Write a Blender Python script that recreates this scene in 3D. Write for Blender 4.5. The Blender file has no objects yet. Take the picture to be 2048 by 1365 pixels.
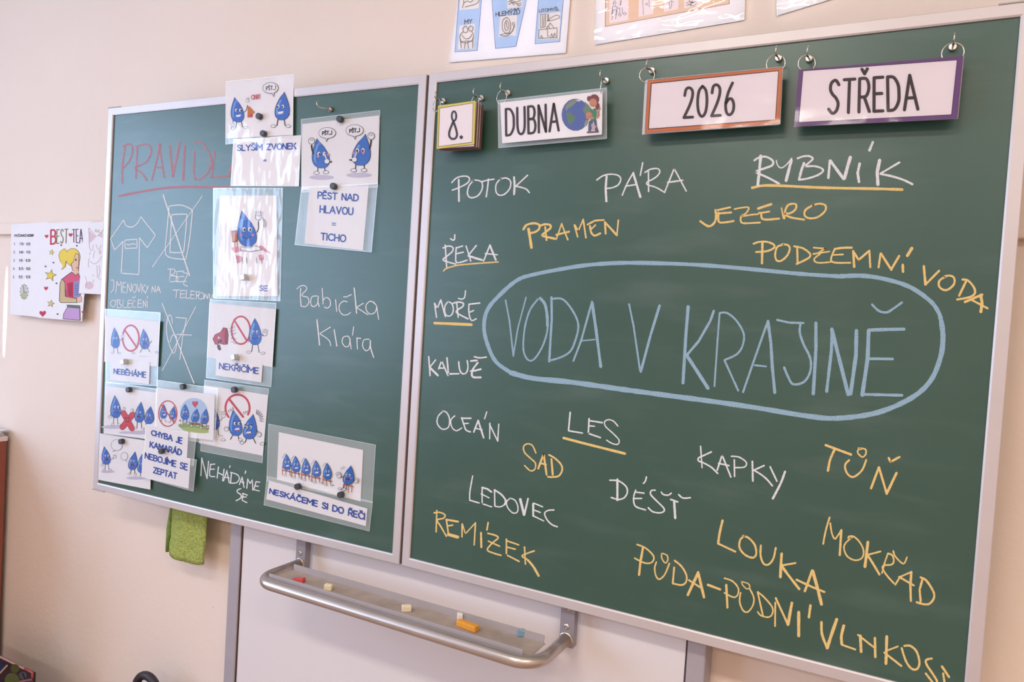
import bpy, bmesh, math, random
from mathutils import Vector, Matrix, noise

random.seed(7)
PI = math.pi
sc = bpy.context.scene
COL = sc.collection

# ------------------------------------------------------------------ camera
F_PX = 1461.667
CAM = Vector((1.04037, -1.463647, 1.681774))
R_RIGHT = Vector((0.882113, 0.467086, 0.060886))
R_DOWN = Vector((0.070237, -0.002615, -0.997527))
R_FWD = Vector((-0.465772, 0.884208, -0.035113))
cam_data = bpy.data.cameras.new('camera')
cam_data.sensor_width = 36.0
cam_data.lens = F_PX / 2048.0 * 36.0
cam_data.clip_start = 0.02
cam = bpy.data.objects.new('camera', cam_data)
COL.objects.link(cam)
m3 = Matrix((R_RIGHT, -R_DOWN, -R_FWD)).transposed()
cam.matrix_world = Matrix.Translation(CAM) @ m3.to_4x4()
sc.camera = cam

# ------------------------------------------------------------------ view + world
sc.view_settings.view_transform = 'Standard'
sc.view_settings.look = 'None'
sc.view_settings.gamma = 1.0
sc.view_settings.use_curve_mapping = False
sc.view_settings.exposure = 0.0
world = bpy.data.worlds.new('world')
sc.world = world
world.use_nodes = True
wb = world.node_tree.nodes['Background']
wb.inputs[0].default_value = (0.47, 0.72, 1.0, 1)
wb.inputs[1].default_value = 1.0


# ------------------------------------------------------------------ lights
def area(name, loc, direction, sx, sy, energy, color, spread=PI):
    d = bpy.data.lights.new(name, 'AREA')
    d.shape = 'RECTANGLE'
    d.size, d.size_y, d.energy, d.color = sx, sy, energy, color
    d.spread = spread
    o = bpy.data.objects.new(name, d)
    COL.objects.link(o)
    o.location = loc
    o.rotation_euler = Vector(direction).to_track_quat('-Z', 'Y').to_euler()
    return o


ROOM_L, ROOM_R, ROOM_B, WALL_Y, ROOM_H = -3.3, 3.4, -7.0, 0.12, 3.3
WIN = [(-2.85, -1.25, 0.95, 2.95), (-5.0, -3.4, 0.95, 2.95)]
DAY = (0.50, 0.69, 1.0)
LAMP = (1.0, 0.94, 0.82)
for (y0, y1, z0, z1), e in zip(WIN, (96, 90)):
    area('window_daylight', (ROOM_L - 0.12, (y0 + y1) / 2, (z0 + z1) / 2), (1, 0, 0), y1 - y0, z1 - z0, e, DAY)
LAMPS = [(0.2, -2.3), (2.3, -2.3), (0.2, -4.6), (2.3, -4.6)]
for (lx, ly) in LAMPS:
    area('ceiling_lamp_light', (lx, ly, ROOM_H - 0.095), (0, 0, -1), 1.2, 0.28, 36, LAMP)
spot = bpy.data.lights.new('sun_glint', 'SPOT')
spot.energy = 900
spot.color = (1.0, 0.95, 0.88)
spot.spot_size = math.radians(10.5)
spot.spot_blend = 0.15
spot.shadow_soft_size = 0.002
so = bpy.data.objects.new('sun_glint', spot)
COL.objects.link(so)
so.location = (-3.22, -1.3, 2.0)
_tgt = Vector((-2.0115, WALL_Y, 1.578))
_dv = (_tgt - so.location).normalized()
so.rotation_euler = _dv.to_track_quat('-Z', 'Y').to_euler()
so.scale = (0.05, 1.0, 1.0)


# ------------------------------------------------------------------ helpers: materials
def lin(c):
    c = c / 255.0
    return c / 12.92 if c <= 0.04045 else ((c + 0.055) / 1.055) ** 2.4


def rgb(r, g, b):
    return (lin(r), lin(g), lin(b), 1.0)


def new_mat(name):
    m = bpy.data.materials.new(name)
    m.use_nodes = True
    nt = m.node_tree
    return m, nt, nt.nodes['Principled BSDF'], nt.nodes['Material Output']


def noise_node(nt, scale, detail=3.0, rough=0.55, obj=True):
    tc = nt.nodes.new('ShaderNodeTexCoord')
    n = nt.nodes.new('ShaderNodeTexNoise')
    n.inputs['Scale'].default_value = scale
    n.inputs['Detail'].default_value = detail
    n.inputs['Roughness'].default_value = rough
    nt.links.new(tc.outputs['Object'], n.inputs['Vector'])
    return n


def ramp(nt, src, p0, c0, p1, c1):
    r = nt.nodes.new('ShaderNodeValToRGB')
    r.color_ramp.elements[0].position, r.color_ramp.elements[0].color = p0, c0
    r.color_ramp.elements[1].position, r.color_ramp.elements[1].color = p1, c1
    nt.links.new(src, r.inputs[0])
    return r


def scale_c(c, k):
    return (min(1, c[0] * k), min(1, c[1] * k), min(1, c[2] * k), 1)


def mat(name, col, rough=0.6, metal=0.0, spec=0.5, var=0.0, vscale=20.0, bump=0.0, bscale=60.0):
    m, nt, p, out = new_mat(name)
    p.inputs['Base Color'].default_value = col
    p.inputs['Roughness'].default_value = rough
    p.inputs['Metallic'].default_value = metal
    p.inputs['Specular IOR Level'].default_value = spec
    if var > 0:
        n = noise_node(nt, vscale)
        r = ramp(nt, n.outputs['Fac'], 0.3, scale_c(col, 1 - var), 0.7, scale_c(col, 1 + var))
        nt.links.new(r.outputs[0], p.inputs['Base Color'])
    if bump > 0:
        n2 = noise_node(nt, bscale, 4.0)
        b = nt.nodes.new('ShaderNodeBump')
        b.inputs['Strength'].default_value = bump
        b.inputs['Distance'].default_value = 0.01
        nt.links.new(n2.outputs['Fac'], b.inputs['Height'])
        nt.links.new(b.outputs[0], p.inputs['Normal'])
    return m


def film_mat(name, tint=0.10, gloss_rough=0.12, fres=0.09, bump=0.25, bscale=9.0, haze=(0.80, 0.84, 0.86, 1), stretch=(1, 1, 1)):
    """clear laminating film: mostly transparent, a little milky, glossy on top"""
    m, nt, p, out = new_mat(name)
    nt.nodes.remove(p)
    tr = nt.nodes.new('ShaderNodeBsdfTransparent')
    df = nt.nodes.new('ShaderNodeBsdfDiffuse')
    df.inputs['Color'].default_value = haze
    gl = nt.nodes.new('ShaderNodeBsdfGlossy')
    gl.inputs['Roughness'].default_value = gloss_rough
    n = noise_node(nt, bscale, 2.0, 0.5)
    mp = nt.nodes.new('ShaderNodeMapping')
    mp.inputs['Scale'].default_value = stretch
    nt.links.new(n.inputs['Vector'].links[0].from_socket, mp.inputs['Vector'])
    nt.links.new(mp.outputs[0], n.inputs['Vector'])
    b = nt.nodes.new('ShaderNodeBump')
    b.inputs['Strength'].default_value = bump
    b.inputs['Distance'].default_value = 0.02
    nt.links.new(n.outputs['Fac'], b.inputs['Height'])
    nt.links.new(b.outputs[0], gl.inputs['Normal'])
    mx = nt.nodes.new('ShaderNodeMixShader')
    mx.inputs[0].default_value = tint
    nt.links.new(tr.outputs[0], mx.inputs[1])
    nt.links.new(df.outputs[0], mx.inputs[2])
    fr = nt.nodes.new('ShaderNodeFresnel')
    fr.inputs['IOR'].default_value = 1.5
    mul = nt.nodes.new('ShaderNodeMath')
    mul.operation = 'MULTIPLY'
    mul.inputs[1].default_value = fres / 0.06
    nt.links.new(fr.outputs[0], mul.inputs[0])
    nt.links.new(mul.outputs[0], gl.inputs['Color'])
    mx2 = nt.nodes.new('ShaderNodeAddShader')
    nt.links.new(mx.outputs[0], mx2.inputs[0])
    nt.links.new(gl.outputs[0], mx2.inputs[1])
    nt.links.new(mx2.outputs[0], out.inputs['Surface'])
    return m


def chalk_mat(name, col, lo=0.30, hi=0.50, amin=0.55, scale=420.0):
    m, nt, p, out = new_mat(name)
    p.inputs['Base Color'].default_value = col
    p.inputs['Roughness'].default_value = 1.0
    p.inputs['Specular IOR Level'].default_value = 0.0
    n = noise_node(nt, scale, 3.0, 0.7)
    r = ramp(nt, n.outputs['Fac'], lo, (amin, amin, amin, 1), hi, (0.97, 0.97, 0.97, 1))
    tr = nt.nodes.new('ShaderNodeBsdfTransparent')
    mx = nt.nodes.new('ShaderNodeMixShader')
    nt.links.new(r.outputs[0], mx.inputs[0])
    nt.links.new(tr.outputs[0], mx.inputs[1])
    nt.links.new(p.outputs[0], mx.inputs[2])
    nt.links.new(mx.outputs[0], out.inputs['Surface'])
    return m


WALLC = (0.82, 0.68, 0.59, 1)
M_WALL = mat('cream_wall_paint', WALLC, 0.85, spec=0.15, var=0.02, vscale=1.5, bump=0.10, bscale=45)
M_CEIL = mat('ceiling_paint', (0.88, 0.85, 0.82, 1), 0.9, spec=0.1, bump=0.03)
M_FLOOR = mat('brown_linoleum', (0.36, 0.20, 0.11, 1), 0.45, var=0.12, vscale=6)
M_WHITE = mat('white_lacquer', (0.8, 0.78, 0.76, 1), 0.4)
M_ALU = mat('brushed_aluminium', (0.60, 0.54, 0.54, 1), 0.42, metal=0.35, spec=0.4, var=0.03, vscale=8)
M_CAP = mat('grey_plastic_corner', (0.42, 0.38, 0.39, 1), 0.5)
M_STEEL = mat('grey_painted_steel', (0.30, 0.27, 0.30, 1), 0.42, metal=0.25, spec=0.5, var=0.03)
M_TUBE = mat('tray_tube_metal', (0.52, 0.45, 0.41, 1), 0.30, metal=0.75, spec=0.5, var=0.05, vscale=12)
M_TRAY = mat('dusty_tray_metal', (0.44, 0.35, 0.29, 1), 0.6, metal=0.15, var=0.14, vscale=25)
M_CHROME = mat('nickel_wire', (0.62, 0.57, 0.52, 1), 0.22, metal=1.0)
M_DARKGAP = mat('dark_gap_shade', (0.07, 0.04, 0.035, 1), 0.6)  # dark colour standing in for the shade inside narrow gaps
M_PAPERP = mat('poster_paper', (0.62, 0.595, 0.61, 1), 0.75, spec=0.2, var=0.012, vscale=14)
M_PAPERW = mat('wall_paper_sheet', (0.80, 0.765, 0.78, 1), 0.75, spec=0.2, var=0.012, vscale=14)
M_PAPER = mat('white_paper', (0.62, 0.59, 0.60, 1), 0.75, spec=0.2, var=0.012, vscale=14)
M_BLACKMAG = mat('black_magnet', (0.045, 0.042, 0.048, 1), 0.38, var=0.2, vscale=300)
M_CUBEMAG = mat('silver_cube_magnet', (0.50, 0.46, 0.43, 1), 0.35, metal=0.55)
M_FILM = film_mat('laminating_film', tint=0.02, gloss_rough=0.16, fres=0.020, bump=0.12, bscale=7.0, stretch=(2.5, 2.5, 1))
M_FILMB = film_mat('crinkled_laminating_film', tint=0.02, gloss_rough=0.07, fres=0.040, bump=0.34, bscale=6.0, stretch=(2.4, 2.4, 1))
M_FILMP = film_mat('poster_laminating_film', tint=0.02, gloss_rough=0.07, fres=0.10, bump=0.42, bscale=9.0, stretch=(1, 1, 2.2))
M_CARDFILM = film_mat('calendar_card_film', tint=0.01, gloss_rough=0.10, fres=0.05, bump=0.18, bscale=9.0)
M_POUCH = film_mat('pouch_back_film', tint=0.22, gloss_rough=0.2, fres=0.04, bump=0.1, bscale=9.0)
M_CHALK = {
    'w': chalk_mat('white_chalk', (0.74, 0.73, 0.75, 1)),
    'y': chalk_mat('yellow_chalk', (0.80, 0.56, 0.22, 1)),
    'b': chalk_mat('blue_chalk', (0.30, 0.44, 0.55, 1)),
    'r': chalk_mat('red_chalk', (0.60, 0.27, 0.32, 1), lo=0.32, hi=0.68, amin=0.30),
}


def board_mat():
    m, nt, p, out = new_mat('green_board_enamel')
    base = (0.030, 0.082, 0.061, 1)
    n = noise_node(nt, 2.2, 5.0, 0.6)
    r = ramp(nt, n.outputs['Fac'], 0.3, scale_c(base, 0.94), 0.75, (0.040, 0.094, 0.072, 1))
    # faint wiped chalk smears, stretched along the board
    tc = nt.nodes.new('ShaderNodeTexCoord')
    mp = nt.nodes.new('ShaderNodeMapping')
    mp.inputs['Scale'].default_value = (1.6, 1.6, 7.0)
    mp.inputs['Rotation'].default_value = (0, 0.12, 0)
    nt.links.new(tc.outputs['Object'], mp.inputs['Vector'])
    n2 = nt.nodes.new('ShaderNodeTexNoise')
    n2.inputs['Scale'].default_value = 2.6
    n2.inputs['Detail'].default_value = 6.0
    nt.links.new(mp.outputs[0], n2.inputs['Vector'])
    r2 = ramp(nt, n2.outputs['Fac'], 0.52, (0, 0, 0, 1), 0.86, (0.22, 0.22, 0.22, 1))
    mx = nt.nodes.new('ShaderNodeMixRGB')
    nt.links.new(r2.outputs[0], mx.inputs[0])
    nt.links.new(r.outputs[0], mx.inputs[1])
    mx.inputs[2].default_value = (0.20, 0.25, 0.24, 1)
    nt.links.new(mx.outputs[0], p.inputs['Base Color'])
    p.inputs['Roughness'].default_value = 0.34
    p.inputs['Specular IOR Level'].default_value = 0.65
    return m


M_BOARD = board_mat()
_ink = {}
INK_K = 0.68


def ink(r, g, b, rough=0.7):
    k = (r, g, b, INK_K)
    if k not in _ink:
        _ink[k] = mat('printed_ink', scale_c(rgb(r, g, b), INK_K), rough, spec=0.15)
    return _ink[k]


# ------------------------------------------------------------------ helpers: objects
LOC = {}


def tag(o, label=None, cat=None, group=None, kind=None):
    if label: o['label'] = label
    if cat: o['category'] = cat
    if group: o['group'] = group
    if kind: o['kind'] = kind
    return o


def thing(name, loc, label, cat, group=None):
    o = bpy.data.objects.new(name, None)
    COL.objects.link(o)
    o.empty_display_size = 0.05
    o.location = loc
    LOC[o.name] = Vector(loc)
    return tag(o, label, cat, group)


class MB:
    def __init__(s):
        s.v, s.f, s.m = [], [], []

    def add(s, vs, fs, mi=0):
        k = len(s.v)
        s.v += [Vector(v) for v in vs]
        for f in fs:
            s.f.append([k + i for i in f])
            s.m.append(mi)

    def box(s, a, b, mi=0):
        x0, y0, z0 = a
        x1, y1, z1 = b
        s.hexa([(x0, y0, z0), (x1, y0, z0), (x1, y1, z0), (x0, y1, z0),
                (x0, y0, z1), (x1, y0, z1), (x1, y1, z1), (x0, y1, z1)], mi)

    def hexa(s, p, mi=0):
        s.add(p, [(0, 3, 2, 1), (4, 5, 6, 7), (0, 1, 5, 4), (1, 2, 6, 5), (2, 3, 7, 6), (3, 0, 4, 7)], mi)

    def tube(s, pts, r, n=12, mi=0, closed=False, caps=True):
        pts = [Vector(p) for p in pts]
        k = len(pts)
        rr = r if isinstance(r, (list, tuple)) else [r] * k
        rings = []
        up = None
        for i in range(k):
            if closed:
                t = (pts[(i + 1) % k] - pts[i - 1]).normalized()
            else:
                t = (pts[min(i + 1, k - 1)] - pts[max(i - 1, 0)]).normalized()
            if up is None:
                up = t.orthogonal().normalized()
            up = (up - t * up.dot(t)).normalized()
            sd = t.cross(up)
            rings.append([pts[i] + (up * math.cos(2 * PI * j / n) + sd * math.sin(2 * PI * j / n)) * rr[i] for j in range(n)])
        vs = [q for r_ in rings for q in r_]
        fs = []
        for i in range(k if closed else k - 1):
            a, b = i * n, ((i + 1) % k) * n
            for j in range(n):
                fs.append((a + j, a + (j + 1) % n, b + (j + 1) % n, b + j))
        if caps and not closed:
            fs.append(tuple(range(n - 1, -1, -1)))
            fs.append(tuple((k - 1) * n + j for j in range(n)))
        s.add(vs, fs, mi)

    def lathe(s, c, axis, prof, n=20, mi=0):
        """prof: list of (distance along axis, radius)"""
        ax = Vector(axis).normalized()
        u = ax.orthogonal().normalized()
        w = ax.cross(u)
        c = Vector(c)
        vs, fs = [], []
        for (h, r) in prof:
            for j in range(n):
                a = 2 * PI * j / n
                vs.append(c + ax * h + (u * math.cos(a) + w * math.sin(a)) * r)
        for i in range(len(prof) - 1):
            for j in range(n):
                fs.append((i * n + j, i * n + (j + 1) % n, (i + 1) * n + (j + 1) % n, (i + 1) * n + j))
        fs.append(tuple(range(n - 1, -1, -1)))
        fs.append(tuple((len(prof) - 1) * n + j for j in range(n)))
        s.add(vs, fs, mi)

    def build(s, name, mats, parent=None, smooth=False, bevel=0.0, loc=None, seg=2):
        root = parent
        while root is not None and root.parent is not None:
            root = root.parent
        org = LOC[root.name] if root is not None else Vector(loc if loc else (0, 0, 0))
        me = bpy.data.meshes.new(name)
        me.from_pydata([v - org for v in s.v], [], s.f)
        mats = mats if isinstance(mats, (list, tuple)) else [mats]
        for m in mats:
            me.materials.append(m)
        for p, mi in zip(me.polygons, s.m):
            p.material_index = mi
        if bevel > 0:
            bm = bmesh.new()
            bm.from_mesh(me)
            bmesh.ops.bevel(bm, geom=list(bm.edges), offset=bevel, segments=seg, affect='EDGES', profile=0.5)
            bm.to_mesh(me)
            bm.free()
        if smooth:
            for p in me.polygons:
                p.use_smooth = True
        me.update()
        o = bpy.data.objects.new(name, me)
        COL.objects.link(o)
        if parent is not None:
            o.parent = parent
        else:
            o.location = org
            LOC[o.name] = org
        return o


# ------------------------------------------------------------------ measuring: photo pixel -> point on a real plane
def ray(u, v):
    return R_RIGHT * ((u - 1024.0) / F_PX) + R_DOWN * ((v - 682.5) / F_PX) + R_FWD


class Plane:
    def __init__(s, p, n, e1=None):
        s.p, s.n = Vector(p), Vector(n).normalized()
        s.e2 = Vector((0, 0, 1))
        s.e2 = (s.e2 - s.n * s.e2.dot(s.n)).normalized()
        s.e1 = s.e2.cross(s.n).normalized()

    def at(s, u, v, d=0.0):
        r = ray(u, v)
        q = s.p + s.n * d
        return CAM + r * ((q - CAM).dot(s.n) / r.dot(s.n))

    def off(s, d):
        return Plane(s.p + s.n * d, s.n)


def zf(ox, oy, w, out=2048.0):
    k = w / out
    return lambda x, y: (ox + x * k, oy + y * k), k


def catmull(pts, n=6):
    if len(pts) < 3:
        return pts
    q = [pts[0]] + pts + [pts[-1]]
    res = []
    for i in range(1, len(q) - 2):
        p0, p1, p2, p3 = q[i - 1], q[i], q[i + 1], q[i + 2]
        for j in range(n):
            t = j / n
            res.append(tuple(0.5 * (2 * p1[a] + (p2[a] - p0[a]) * t + (2 * p0[a] - 5 * p1[a] + 4 * p2[a] - p3[a]) * t * t
                                    + (3 * p1[a] - p0[a] - 3 * p2[a] + p3[a]) * t ** 3) for a in (0, 1)))
    res.append(pts[-1])
    return res


def parse(st):
    st = st.strip()
    w = None
    if ';' in st:
        w, st = st.split(';')
        w = float(w)
    sm = st.startswith('~')
    if sm:
        st = st[1:]
    pts = [tuple(float(a) for a in t.split(',')) for t in st.split()]
    return w, sm, pts


class Ink:
    """flat shapes lying on a plane, each layer a hair above the last"""
    STEP = 2.5e-5

    def __init__(s, plane, d=0.0, tf=None, k=1.0, step=None):
        s.pl, s.d, s.tf, s.k = plane, d, tf or (lambda x, y: (x, y)), k
        s.mb, s.mats, s.idx = MB(), [], {}
        s.step = s.STEP if step is None else step

    def mi(s, m):
        if m.name not in s.idx:
            s.idx[m.name] = len(s.mats)
            s.mats.append(m)
        return s.idx[m.name]

    def lift(s):
        s.d += s.step

    def poly(s, pts, m, lift=True):
        if lift: s.lift()
        q = [s.pl.at(*s.tf(*p), s.d) for p in pts]
        nrm = Vector((0, 0, 0))
        for i in range(len(q)):
            a, b = q[i], q[(i + 1) % len(q)]
            nrm += a.cross(b)
        f = tuple(range(len(q)))
        if nrm.dot(s.pl.n) < 0:
            f = f[::-1]
        s.mb.add(q, [f], s.mi(m))

    def ell(s, cx, cy, rx, ry, m, n=18, rot=0.0, lift=True):
        c, sn = math.cos(rot), math.sin(rot)
        s.poly([(cx + rx * math.cos(2 * PI * i / n) * c - ry * math.sin(2 * PI * i / n) * sn,
                 cy + rx * math.cos(2 * PI * i / n) * sn + ry * math.sin(2 * PI * i / n) * c) for i in range(n)], m, lift)

    def ellpts(s, cx, cy, rx, ry, n=24, a0=0.0, a1=2 * PI):
        return [(cx + rx * math.cos(a0 + (a1 - a0) * i / n), cy + ry * math.sin(a0 + (a1 - a0) * i / n)) for i in range(n + 1)]

    def stroke(s, pts, w, m, smooth=False, caps=True, lift=True, jit=0.0):
        if lift: s.lift()
        if smooth:
            pts = catmull(pts)
        pts = [s.tf(*p) for p in pts]
        w = w * s.k
        out = [pts[0]]
        for p in pts[1:]:
            if (p[0] - out[-1][0]) ** 2 + (p[1] - out[-1][1]) ** 2 > 0.04:
                out.append(p)
        pts = out
        n = len(pts)
        if n < 2:
            return
        mi = s.mi(m)
        # split at sharp corners so that mitres stay clean
        runs, cur = [], [pts[0]]
        for i in range(1, n):
            cur.append(pts[i])
            if i < n - 1:
                a = (pts[i][0] - pts[i - 1][0], pts[i][1] - pts[i - 1][1])
                b = (pts[i + 1][0] - pts[i][0], pts[i + 1][1] - pts[i][1])
                la, lb = math.hypot(*a), math.hypot(*b)
                if (a[0] * b[0] + a[1] * b[1]) / (la * lb) < 0.55:
                    runs.append(cur)
                    cur = [pts[i]]
        runs.append(cur)
        for rn in runs:
            k = len(rn)
            L, Rr = [], []
            for i in range(k):
                a, b = rn[max(i - 1, 0)], rn[min(i + 1, k - 1)]
                dx, dy = b[0] - a[0], b[1] - a[1]
                l = math.hypot(dx, dy) or 1
                h = w / 2 * (1 + (random.uniform(-jit, jit) if jit else 0))
                L.append((rn[i][0] - dy / l * h, rn[i][1] + dx / l * h))
                Rr.append((rn[i][0] + dy / l * h, rn[i][1] - dx / l * h))
            vs = [s.pl.at(*p, s.d) for p in L] + [s.pl.at(*p, s.d) for p in Rr]
            s.mb.add(vs, [(i, i + 1, k + i + 1, k + i) for i in range(k - 1)], mi)
            if caps:
                for (c, nb) in ((rn[0], rn[1]), (rn[-1], rn[-2])):
                    a0 = math.atan2(c[1] - nb[1], c[0] - nb[0])
                    cp = [(c[0] + w / 2 * math.cos(a0 - PI / 2 + PI * i / 6), c[1] + w / 2 * math.sin(a0 - PI / 2 + PI * i / 6)) for i in range(7)]
                    vs = [s.pl.at(*p, s.d) for p in cp]
                    s.mb.add(vs, [tuple(range(6, -1, -1))], mi)

    def strokes(s, w, m, *sts, **kw):
        for st in sts:
            ww, sm, pts = parse(st)
            s.stroke(pts, ww or w, m, smooth=sm, **kw)

    def ring(s, cx, cy, rx, ry, w, m, a0=0.0, a1=2 * PI):
        s.stroke(s.ellpts(cx, cy, rx, ry, 30, a0, a1), w, m)

    def text(s, st, quad, w, m, gap=0.2):
        tl, tr, br, bl = quad
        tot = sum(GW.get(c[0], 0.6) for c in split_text(st)) + gap * (len(split_text(st)) - 1)
        x = 0.0
        for ch in split_text(st):
            base, dia = ch[0], ch[1:]
            gw = GW.get(base, 0.6)
            sts = [parse(t)[1:] for t in G[base].split('|')] if base in G and G[base] else []
            for d_ in dia:
                sts += [(sm, [(p[0] + gw / 2, p[1]) for p in pts]) for _, sm, pts in [parse(t) for t in DIA[d_].split('|')]]
            for sm, pts in sts:
                if sm:
                    pts = catmull(pts)
                q = []
                for (px, py) in pts:
                    u, v = (x + px) / tot, py
                    q.append(tuple((tl[a] * (1 - u) + tr[a] * u) * (1 - v) + (bl[a] * (1 - u) + br[a] * u) * v for a in (0, 1)))
                s.stroke(q, w, m)
            x += gw + gap

    def build(s, name, parent, label=None):
        o = s.mb.build(name, s.mats, parent)
        if label:
            o['label'] = label
        return o


G = {
    'A': "0,1 .4,0 .8,1|.14,.66 .66,.66", 'B': "0,1 0,0|~0,0 .42,.02 .56,.23 .42,.46 0,.47|~0,.47 .46,.49 .62,.74 .46,.98 0,1",
    'C': "~.7,.16 .5,.01 .2,.08 .02,.35 .02,.65 .2,.92 .5,.99 .7,.84", 'D': "0,0 0,1|~0,0 .38,.03 .64,.25 .68,.5 .64,.75 .38,.97 0,1",
    'E': "0,0 0,1|0,0 .54,0|0,.48 .47,.48|0,1 .54,1", 'F': "0,0 0,1|0,0 .54,0|0,.48 .47,.48",
    'H': "0,0 0,1|.62,0 .62,1|0,.5 .62,.5", 'I': "0,0 0,1", 'J': "~.4,0 .4,.7 .33,.94 .16,1 0,.88",
    'K': "0,0 0,1|.58,0 0,.58|.2,.4 .62,1", 'L': "0,0 0,1 .5,1", 'M': "0,1 0,0 .4,.62 .8,0 .8,1", 'N': "0,1 0,0 .62,1 .62,0",
    'O': "~.38,0 .12,.12 0,.5 .12,.88 .38,1 .64,.88 .76,.5 .64,.12 .38,0", 'P': "0,0 0,1|~0,0 .42,.02 .58,.27 .42,.53 0,.55",
    'R': "0,0 0,1|~0,0 .42,.02 .58,.27 .42,.53 0,.55|.3,.55 .62,1",
    'S': "~.56,.14 .35,0 .1,.07 .05,.26 .2,.42 .42,.54 .57,.72 .48,.93 .25,1 .02,.87",
    'T': "0,0 .66,0|.33,0 .33,1", 'U': "~0,0 0,.65 .1,.92 .32,1 .54,.92 .64,.65 .64,0", 'V': "0,0 .36,1 .72,0",
    'Y': "0,0 .34,.5|.68,0 .34,.5 .34,1", 'Z': "0,0 .6,0 0,1 .6,1",
    '0': "~.3,0 .08,.15 0,.5 .08,.85 .3,1 .52,.85 .6,.5 .52,.15 .3,0", '1': "0,.2 .2,0 .2,1",
    '2': "~.02,.25 .1,.05 .3,0 .5,.1 .52,.3 .35,.6 0,1|0,1 .56,1", '3': "~.02,.1 .3,0 .5,.2 .2,.46|~.2,.46 .54,.6 .5,.9 .25,1 0,.88",
    '4': ".42,1 .42,0 0,.7 .56,.7", '5': ".5,0 .06,0 .04,.45|~.04,.45 .35,.4 .54,.65 .45,.92 .2,1 0,.88",
    '6': "~.48,0 .2,.3 .04,.65 .1,.92 .3,1 .5,.9 .56,.7 .45,.52 .25,.5 .06,.62", '7': "0,0 .55,0 .2,1",
    '8': "~.28,.46 .08,.3 .1,.08 .28,0 .46,.08 .48,.3 .28,.46 .04,.65 .06,.92 .28,1 .5,.92 .52,.65 .28,.46",
    '9': "~.5,.35 .3,.5 .06,.35 .1,.08 .3,0 .5,.1 .52,.4 .4,.75 .12,1",
    '.': ".03,.95 .05,1", '!': ".03,0 .03,.7|.03,.95 .03,1", '=': "0,.35 .5,.35|0,.65 .5,.65", '-': "0,.5 .4,.5", ' ': "",
    '(': "~.25,0 .05,.3 .05,.7 .25,1", ':': ".03,.3 .05,.34|.03,.8 .05,.84",
}
GW = {'A': .8, 'B': .6, 'C': .7, 'D': .68, 'E': .54, 'F': .54, 'H': .62, 'I': .02, 'J': .4, 'K': .6, 'L': .5, 'M': .8, 'N': .62, 'O': .76,
      'P': .56, 'R': .6, 'S': .58, 'T': .66, 'U': .64, 'V': .72, 'Y': .68, 'Z': .6, '1': .22, '.': .08, '!': .06, '=': .5, '-': .4, ' ': .4,
      '(': .25, ':': .08, '0': .6, '2': .56, '3': .54, '4': .56, '5': .54, '6': .56, '7': .55, '8': .54, '9': .54}
DIA = {'v': "-.17,-.28 0,-.14 .17,-.28", "'": ".1,-.3 -.02,-.13", 'o': "~0,-.32 -.09,-.23 0,-.14 .09,-.23 0,-.32"}
SPLIT = {'Š': 'Sv', 'Č': 'Cv', 'Ř': 'Rv', 'Ž': 'Zv', 'Ě': 'Ev', 'Ď': 'Dv', 'Ň': 'Nv', 'Í': "I'", 'Á': "A'", 'É': "E'", 'Ý': "Y'", 'Ů': 'Uo'}


def split_text(st):
    return [SPLIT.get(c, c) for c in st]


# ------------------------------------------------------------------ planes of the place
TOPZ = 2.25
HGT = 1.2
W_MAIN, W_WING, ANG, GAP, FR = 1.2044, 1.1754, 0.02931, 0.0075, 0.0226
RECESS = 0.005
P_MAIN = Plane((0, RECESS, 0), (0, -1, 0))
CW, SW = math.cos(ANG), math.sin(ANG)
P_WINGF = Plane((-GAP, 0, 0), (SW, -CW, 0))
P_WING = P_WINGF.off(-RECESS)
P_WALL = Plane((0, WALL_Y, 0), (0, -1, 0))

# ------------------------------------------------------------------ room shell
def slab(name, a, b, m, **kw):
    mb = MB()
    mb.box(a, b)
    o = mb.build(name, m)
    return tag(o, kind='structure', **kw)


slab('wall_front', (ROOM_L - 0.2, WALL_Y, 0), (ROOM_R + 0.2, WALL_Y + 0.2, ROOM_H), M_WALL)
_wf = bpy.data.objects['wall_front']
for (u_, v_, r_) in ((202, 411, .0016), (205, 437, .0012), (20, 305, .0012), (426, 1215, .0016), (318, 826, .001)):
    _p = Plane((0, WALL_Y, 0), (0, -1, 0)).at(u_, v_, 0.0)
    mb = MB()
    mb.lathe(_p, (0, -1, 0), [(0, r_), (.0004, r_ * .7), (.0005, r_ * .2)], 10)
    LOC['wall_front'] = Vector((0, 0, 0))
    mb.build('nail_hole', M_STEEL, _wf)
slab('wall_back', (ROOM_L - 0.2, ROOM_B - 0.2, 0), (ROOM_R + 0.2, ROOM_B, ROOM_H), M_WALL)
slab('wall_right', (ROOM_R, ROOM_B, 0), (ROOM_R + 0.2, WALL_Y, ROOM_H), M_WALL)
slab('floor', (ROOM_L - 0.2, ROOM_B - 0.2, -0.1), (ROOM_R + 0.2, WALL_Y + 0.2, 0), M_FLOOR)
slab('ceiling', (ROOM_L - 0.2, ROOM_B - 0.2, ROOM_H), (ROOM_R + 0.2, WALL_Y + 0.2, ROOM_H + 0.1), M_CEIL)
mb = MB()
ys = [ROOM_B] + sum([[w[0], w[1]] for w in sorted(WIN)], []) + [WALL_Y]
for i in range(0, len(ys), 2):
    mb.box((ROOM_L - 0.2, ys[i], 0), (ROOM_L, ys[i + 1], ROOM_H))
for (y0, y1, z0, z1) in WIN:
    mb.box((ROOM_L - 0.2, y0, 0), (ROOM_L, y1, z0))
    mb.box((ROOM_L - 0.2, y0, z1), (ROOM_L, y1, ROOM_H))
tag(mb.build('wall_left', M_WALL), kind='structure')
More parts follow.
